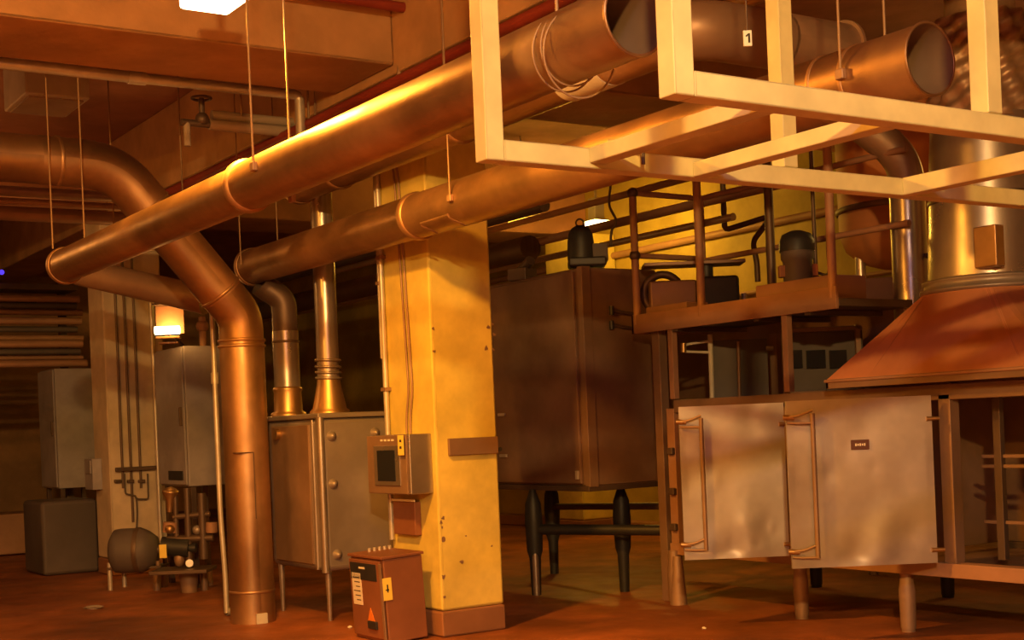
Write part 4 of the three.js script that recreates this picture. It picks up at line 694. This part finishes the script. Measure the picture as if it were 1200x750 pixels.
{ // bent air line
  const P = (x, y) => at(x, y, 13.9); one('air_line', pipe([P(848, 222).setY(HC), P(849, 270), P(906, 252), P(882, 283), P(887, 308), P(888, 330)], 0.03, 0.06, 10), MAT.steelDark, 'dark bent air line hanging before the yellow wall', 'pipe');
  one('ledge_box', cbox(at(1012, 342, 11.4), 0.42, 0.2, 0.3, Math.atan2(-RT.z, RT.x)), MAT.brownSteel, 'brown box ledge between the platform corner post and the bright vertical pipe', 'box');
  one('wall_conveyor', box(11.2, 12.1, 2.55, 2.75, 5.5, 12.5, 0.01), MAT.orangePrimer, 'long brown conveyor trough along the yellow wall behind the platform', 'conveyor');
}
{ // orange round vessel
  const c = at(1056, 250, 13.4), t = new Thing('round_hopper', 'rusty orange dished vessel behind the bright vertical pipe', 'vessel', c);
  const yb = at(1050, 316, 13.4).y, top = c.clone().setY(yb + 1.6), bot = c.clone().setY(yb);
  t.add('shell', lathe([[0.001, 0], [0.2, 0.015], [0.4, 0.08], [0.54, 0.2], [0.6, 0.36], [0.61, 1.6]], bot, top, 40), MAT.copperTank);
  t.add('girth_band', lathe([[0.61, 0], [0.63, 0.01], [0.63, 0.05], [0.61, 0.06]], c.clone().setY(yb + 0.56), c.clone().setY(yb + 0.62), 40), MAT.brownSteel);
  for (const s of [-0.42, 0.3]) { const p = bot.clone().addScaledVector(RT, s); t.add('leg', cyl(p.clone().setY(0), p.clone().setY(yb + 0.4), 0.05), s < 0 ? MAT.steelBright : MAT.steelDark); }
}

// ================================================================ HOOD, STACK AND PIPE
{
  const vc = 8.2, uc = 6.17, C = (y) => V3(vc, y, uc), v0 = 7.5, v1 = 8.9, u0 = 5.2, u1 = 7.12, yb = 1.84, yc = 2.42;
  const t = new Thing('extraction_hood', 'big red brown pyramid extraction hood with round stack over the open oven', 'hood', V3(vc, yb, uc));
  // pyramid from rectangle to ring
  const N = 48, pos = [], idx = [];
  for (let i = 0; i <= N; i++) { const a = i / N * Math.PI * 2, cx = Math.cos(a), sz = Math.sin(a); const hx = (v1 - v0) / 2, hz = (u1 - u0) / 2, k = 1 / Math.max(Math.abs(cx), Math.abs(sz)); pos.push((v0 + v1) / 2 + hx * cx * k, yb, -((u0 + u1) / 2 + hz * sz * k)); pos.push(vc + 0.46 * cx, yc, -(uc + 0.46 * sz)); }
  for (let i = 0; i < N; i++) { const a = 2 * i; idx.push(a, a + 2, a + 1, a + 1, a + 2, a + 3); }
  let g = new THREE.BufferGeometry(); g.setAttribute('position', new THREE.Float32BufferAttribute(pos, 3)); g.setIndex(idx); g = toCreasedNormals(g, 0.5); metricUV(g);
  t.add('canopy', g, MAT.hoodPaint);
  t.add('skirt', box(v0, v0 + 0.03, yb - 0.06, yb + 0.005, u0, u1, 0.004), MAT.brownSteel); t.add('skirt', box(v0, v1, yb - 0.06, yb + 0.005, u1 - 0.03, u1, 0.004), MAT.brownSteel);
  t.add('skirt', box(v0, v1, yb - 0.06, yb + 0.005, u0, u0 + 0.03, 0.004), MAT.brownSteel); t.add('skirt', box(v1 - 0.03, v1, yb - 0.06, yb + 0.005, u0, u1, 0.004), MAT.brownSteel);
  
  t.add('hem', cyl(V3(v0 - 0.004, yb - 0.004, u0), V3(v0 - 0.004, yb - 0.004, u1), 0.012), MAT.orangePrimer);
  t.add('collar', lathe([[0.45, 0], [0.49, 0.01], [0.49, 0.035], [0.46, 0.045], [0.455, 0.075], [0.47, 0.085], [0.47, 0.1], [0.43, 0.11]], C(yc - 0.02), C(yc + 0.09), 48), MAT.steel);
  t.add('stack', lathe([[0.43, 0], [0.39, 0.85], [0.37, 1.15]], C(yc + 0.05), C(yc + 1.2), 56), MAT.steelBright);
  const pl2 = onV(1157, 325, vc - 0.41);
  t.add('access_plate', box(vc - 0.425, vc - 0.33, yc + 0.12, yc + 0.4, -pl2.z - 0.09, -pl2.z + 0.09, 0.01), MAT.galv);
  t.add('band', lathe([[0.405, 0], [0.412, 0.005], [0.412, 0.03], [0.405, 0.035]], C(yc + 0.62), C(yc + 0.655), 48), MAT.steelDark);
  // crumpled foil-wrapped top
  let gt = new THREE.CylinderGeometry(0.33, 0.38, 0.75, 64, 28); const P = gt.attributes.position; for (let i = 0; i < P.count; i++) { const x = P.getX(i), y = P.getY(i), z = P.getZ(i), a = Math.atan2(z, x), k = 1 + 0.07 * Math.sin(a * 7 + y * 23) * Math.sin(y * 31 + a * 3) + 0.05 * Math.sin(a * 13 - y * 17); P.setX(i, x * k); P.setZ(i, z * k); } gt.computeVertexNormals(); gt = flat(gt); gt.translate(vc, yc + 1.54, -uc);
  t.add('foil_wrap', gt, MAT.galvDull, 'crumpled foil wrapped top'); t.add('top_flue', cyl(C(yc + 1.85), C(HC), 0.24, 0.24, 32), MAT.galvDull);
}
{
  const v = 8.7, u = 7.3, t = new Thing('vertical_pipe', 'bright steel vertical pipe with elbow between the round vessel and the hood', 'pipe', V3(v, 1.6, u));
  t.add('tube', cyl(V3(v, 1.72, u), V3(v, 3.35, u), 0.14, 0.14, 40), MAT.steelBright);
  t.add('elbow', pipe([V3(v, 3.33, u), V3(v, 3.6, u), V3(v - 0.3, 3.95, u + 0.25), V3(v - 0.4, 4.1, u + 0.33)], 0.138, 0.2, 32), MAT.galvDull);
  t.add('joint_ring', torus(V3(v, 3.34, u), new THREE.Vector3(0, 1, 0), 0.142, 0.01), MAT.galv);
  t.add('side_tube', cyl(V3(v + 0.06, 1.9, u - 0.22), V3(v + 0.06, 3.6, u - 0.22), 0.022), MAT.copperTank); t.add('side_bracket', box(v, v + 0.1, 2.8, 2.83, u - 0.24, u - 0.1, 0.003), MAT.steelDark);
}

// ---------------------------------------------------------------- scraps on the floor
[[110, 713, 0.09, 0.02, 'crumpled pale rag on the floor before the drum blower', MAT.insulation, 'rag'], [410, 736, 0.018, 0.012, 'tiny white scrap on the floor beside the red brown drive cabinet', MAT.paper, 'scrap'], [825, 737, 0.016, 0.01, 'tiny white scrap on the open floor before the steel doors', MAT.paper, 'scrap']].forEach(([x, y, r, h, l, m, c]) => {
  const p = onY(x, y, 0), k = rng(x), g = new THREE.IcosahedronGeometry(r, 2), P = g.attributes.position, seen = {};
  for (let i = 0; i < P.count; i++) { const key = [P.getX(i), P.getY(i), P.getZ(i)].map((q) => q.toFixed(4)).join(); const f = seen[key] ??= 0.75 + 0.45 * k(); P.setXYZ(i, P.getX(i) * f, Math.max(0, P.getY(i) * f * h / r + h * 0.5), P.getZ(i) * f); }
  g.computeVertexNormals(); g.translate(p.x, 0.001, p.z); one('floor_' + c, flat(g), m, l, c);
});

renderer.render(scene, camera);
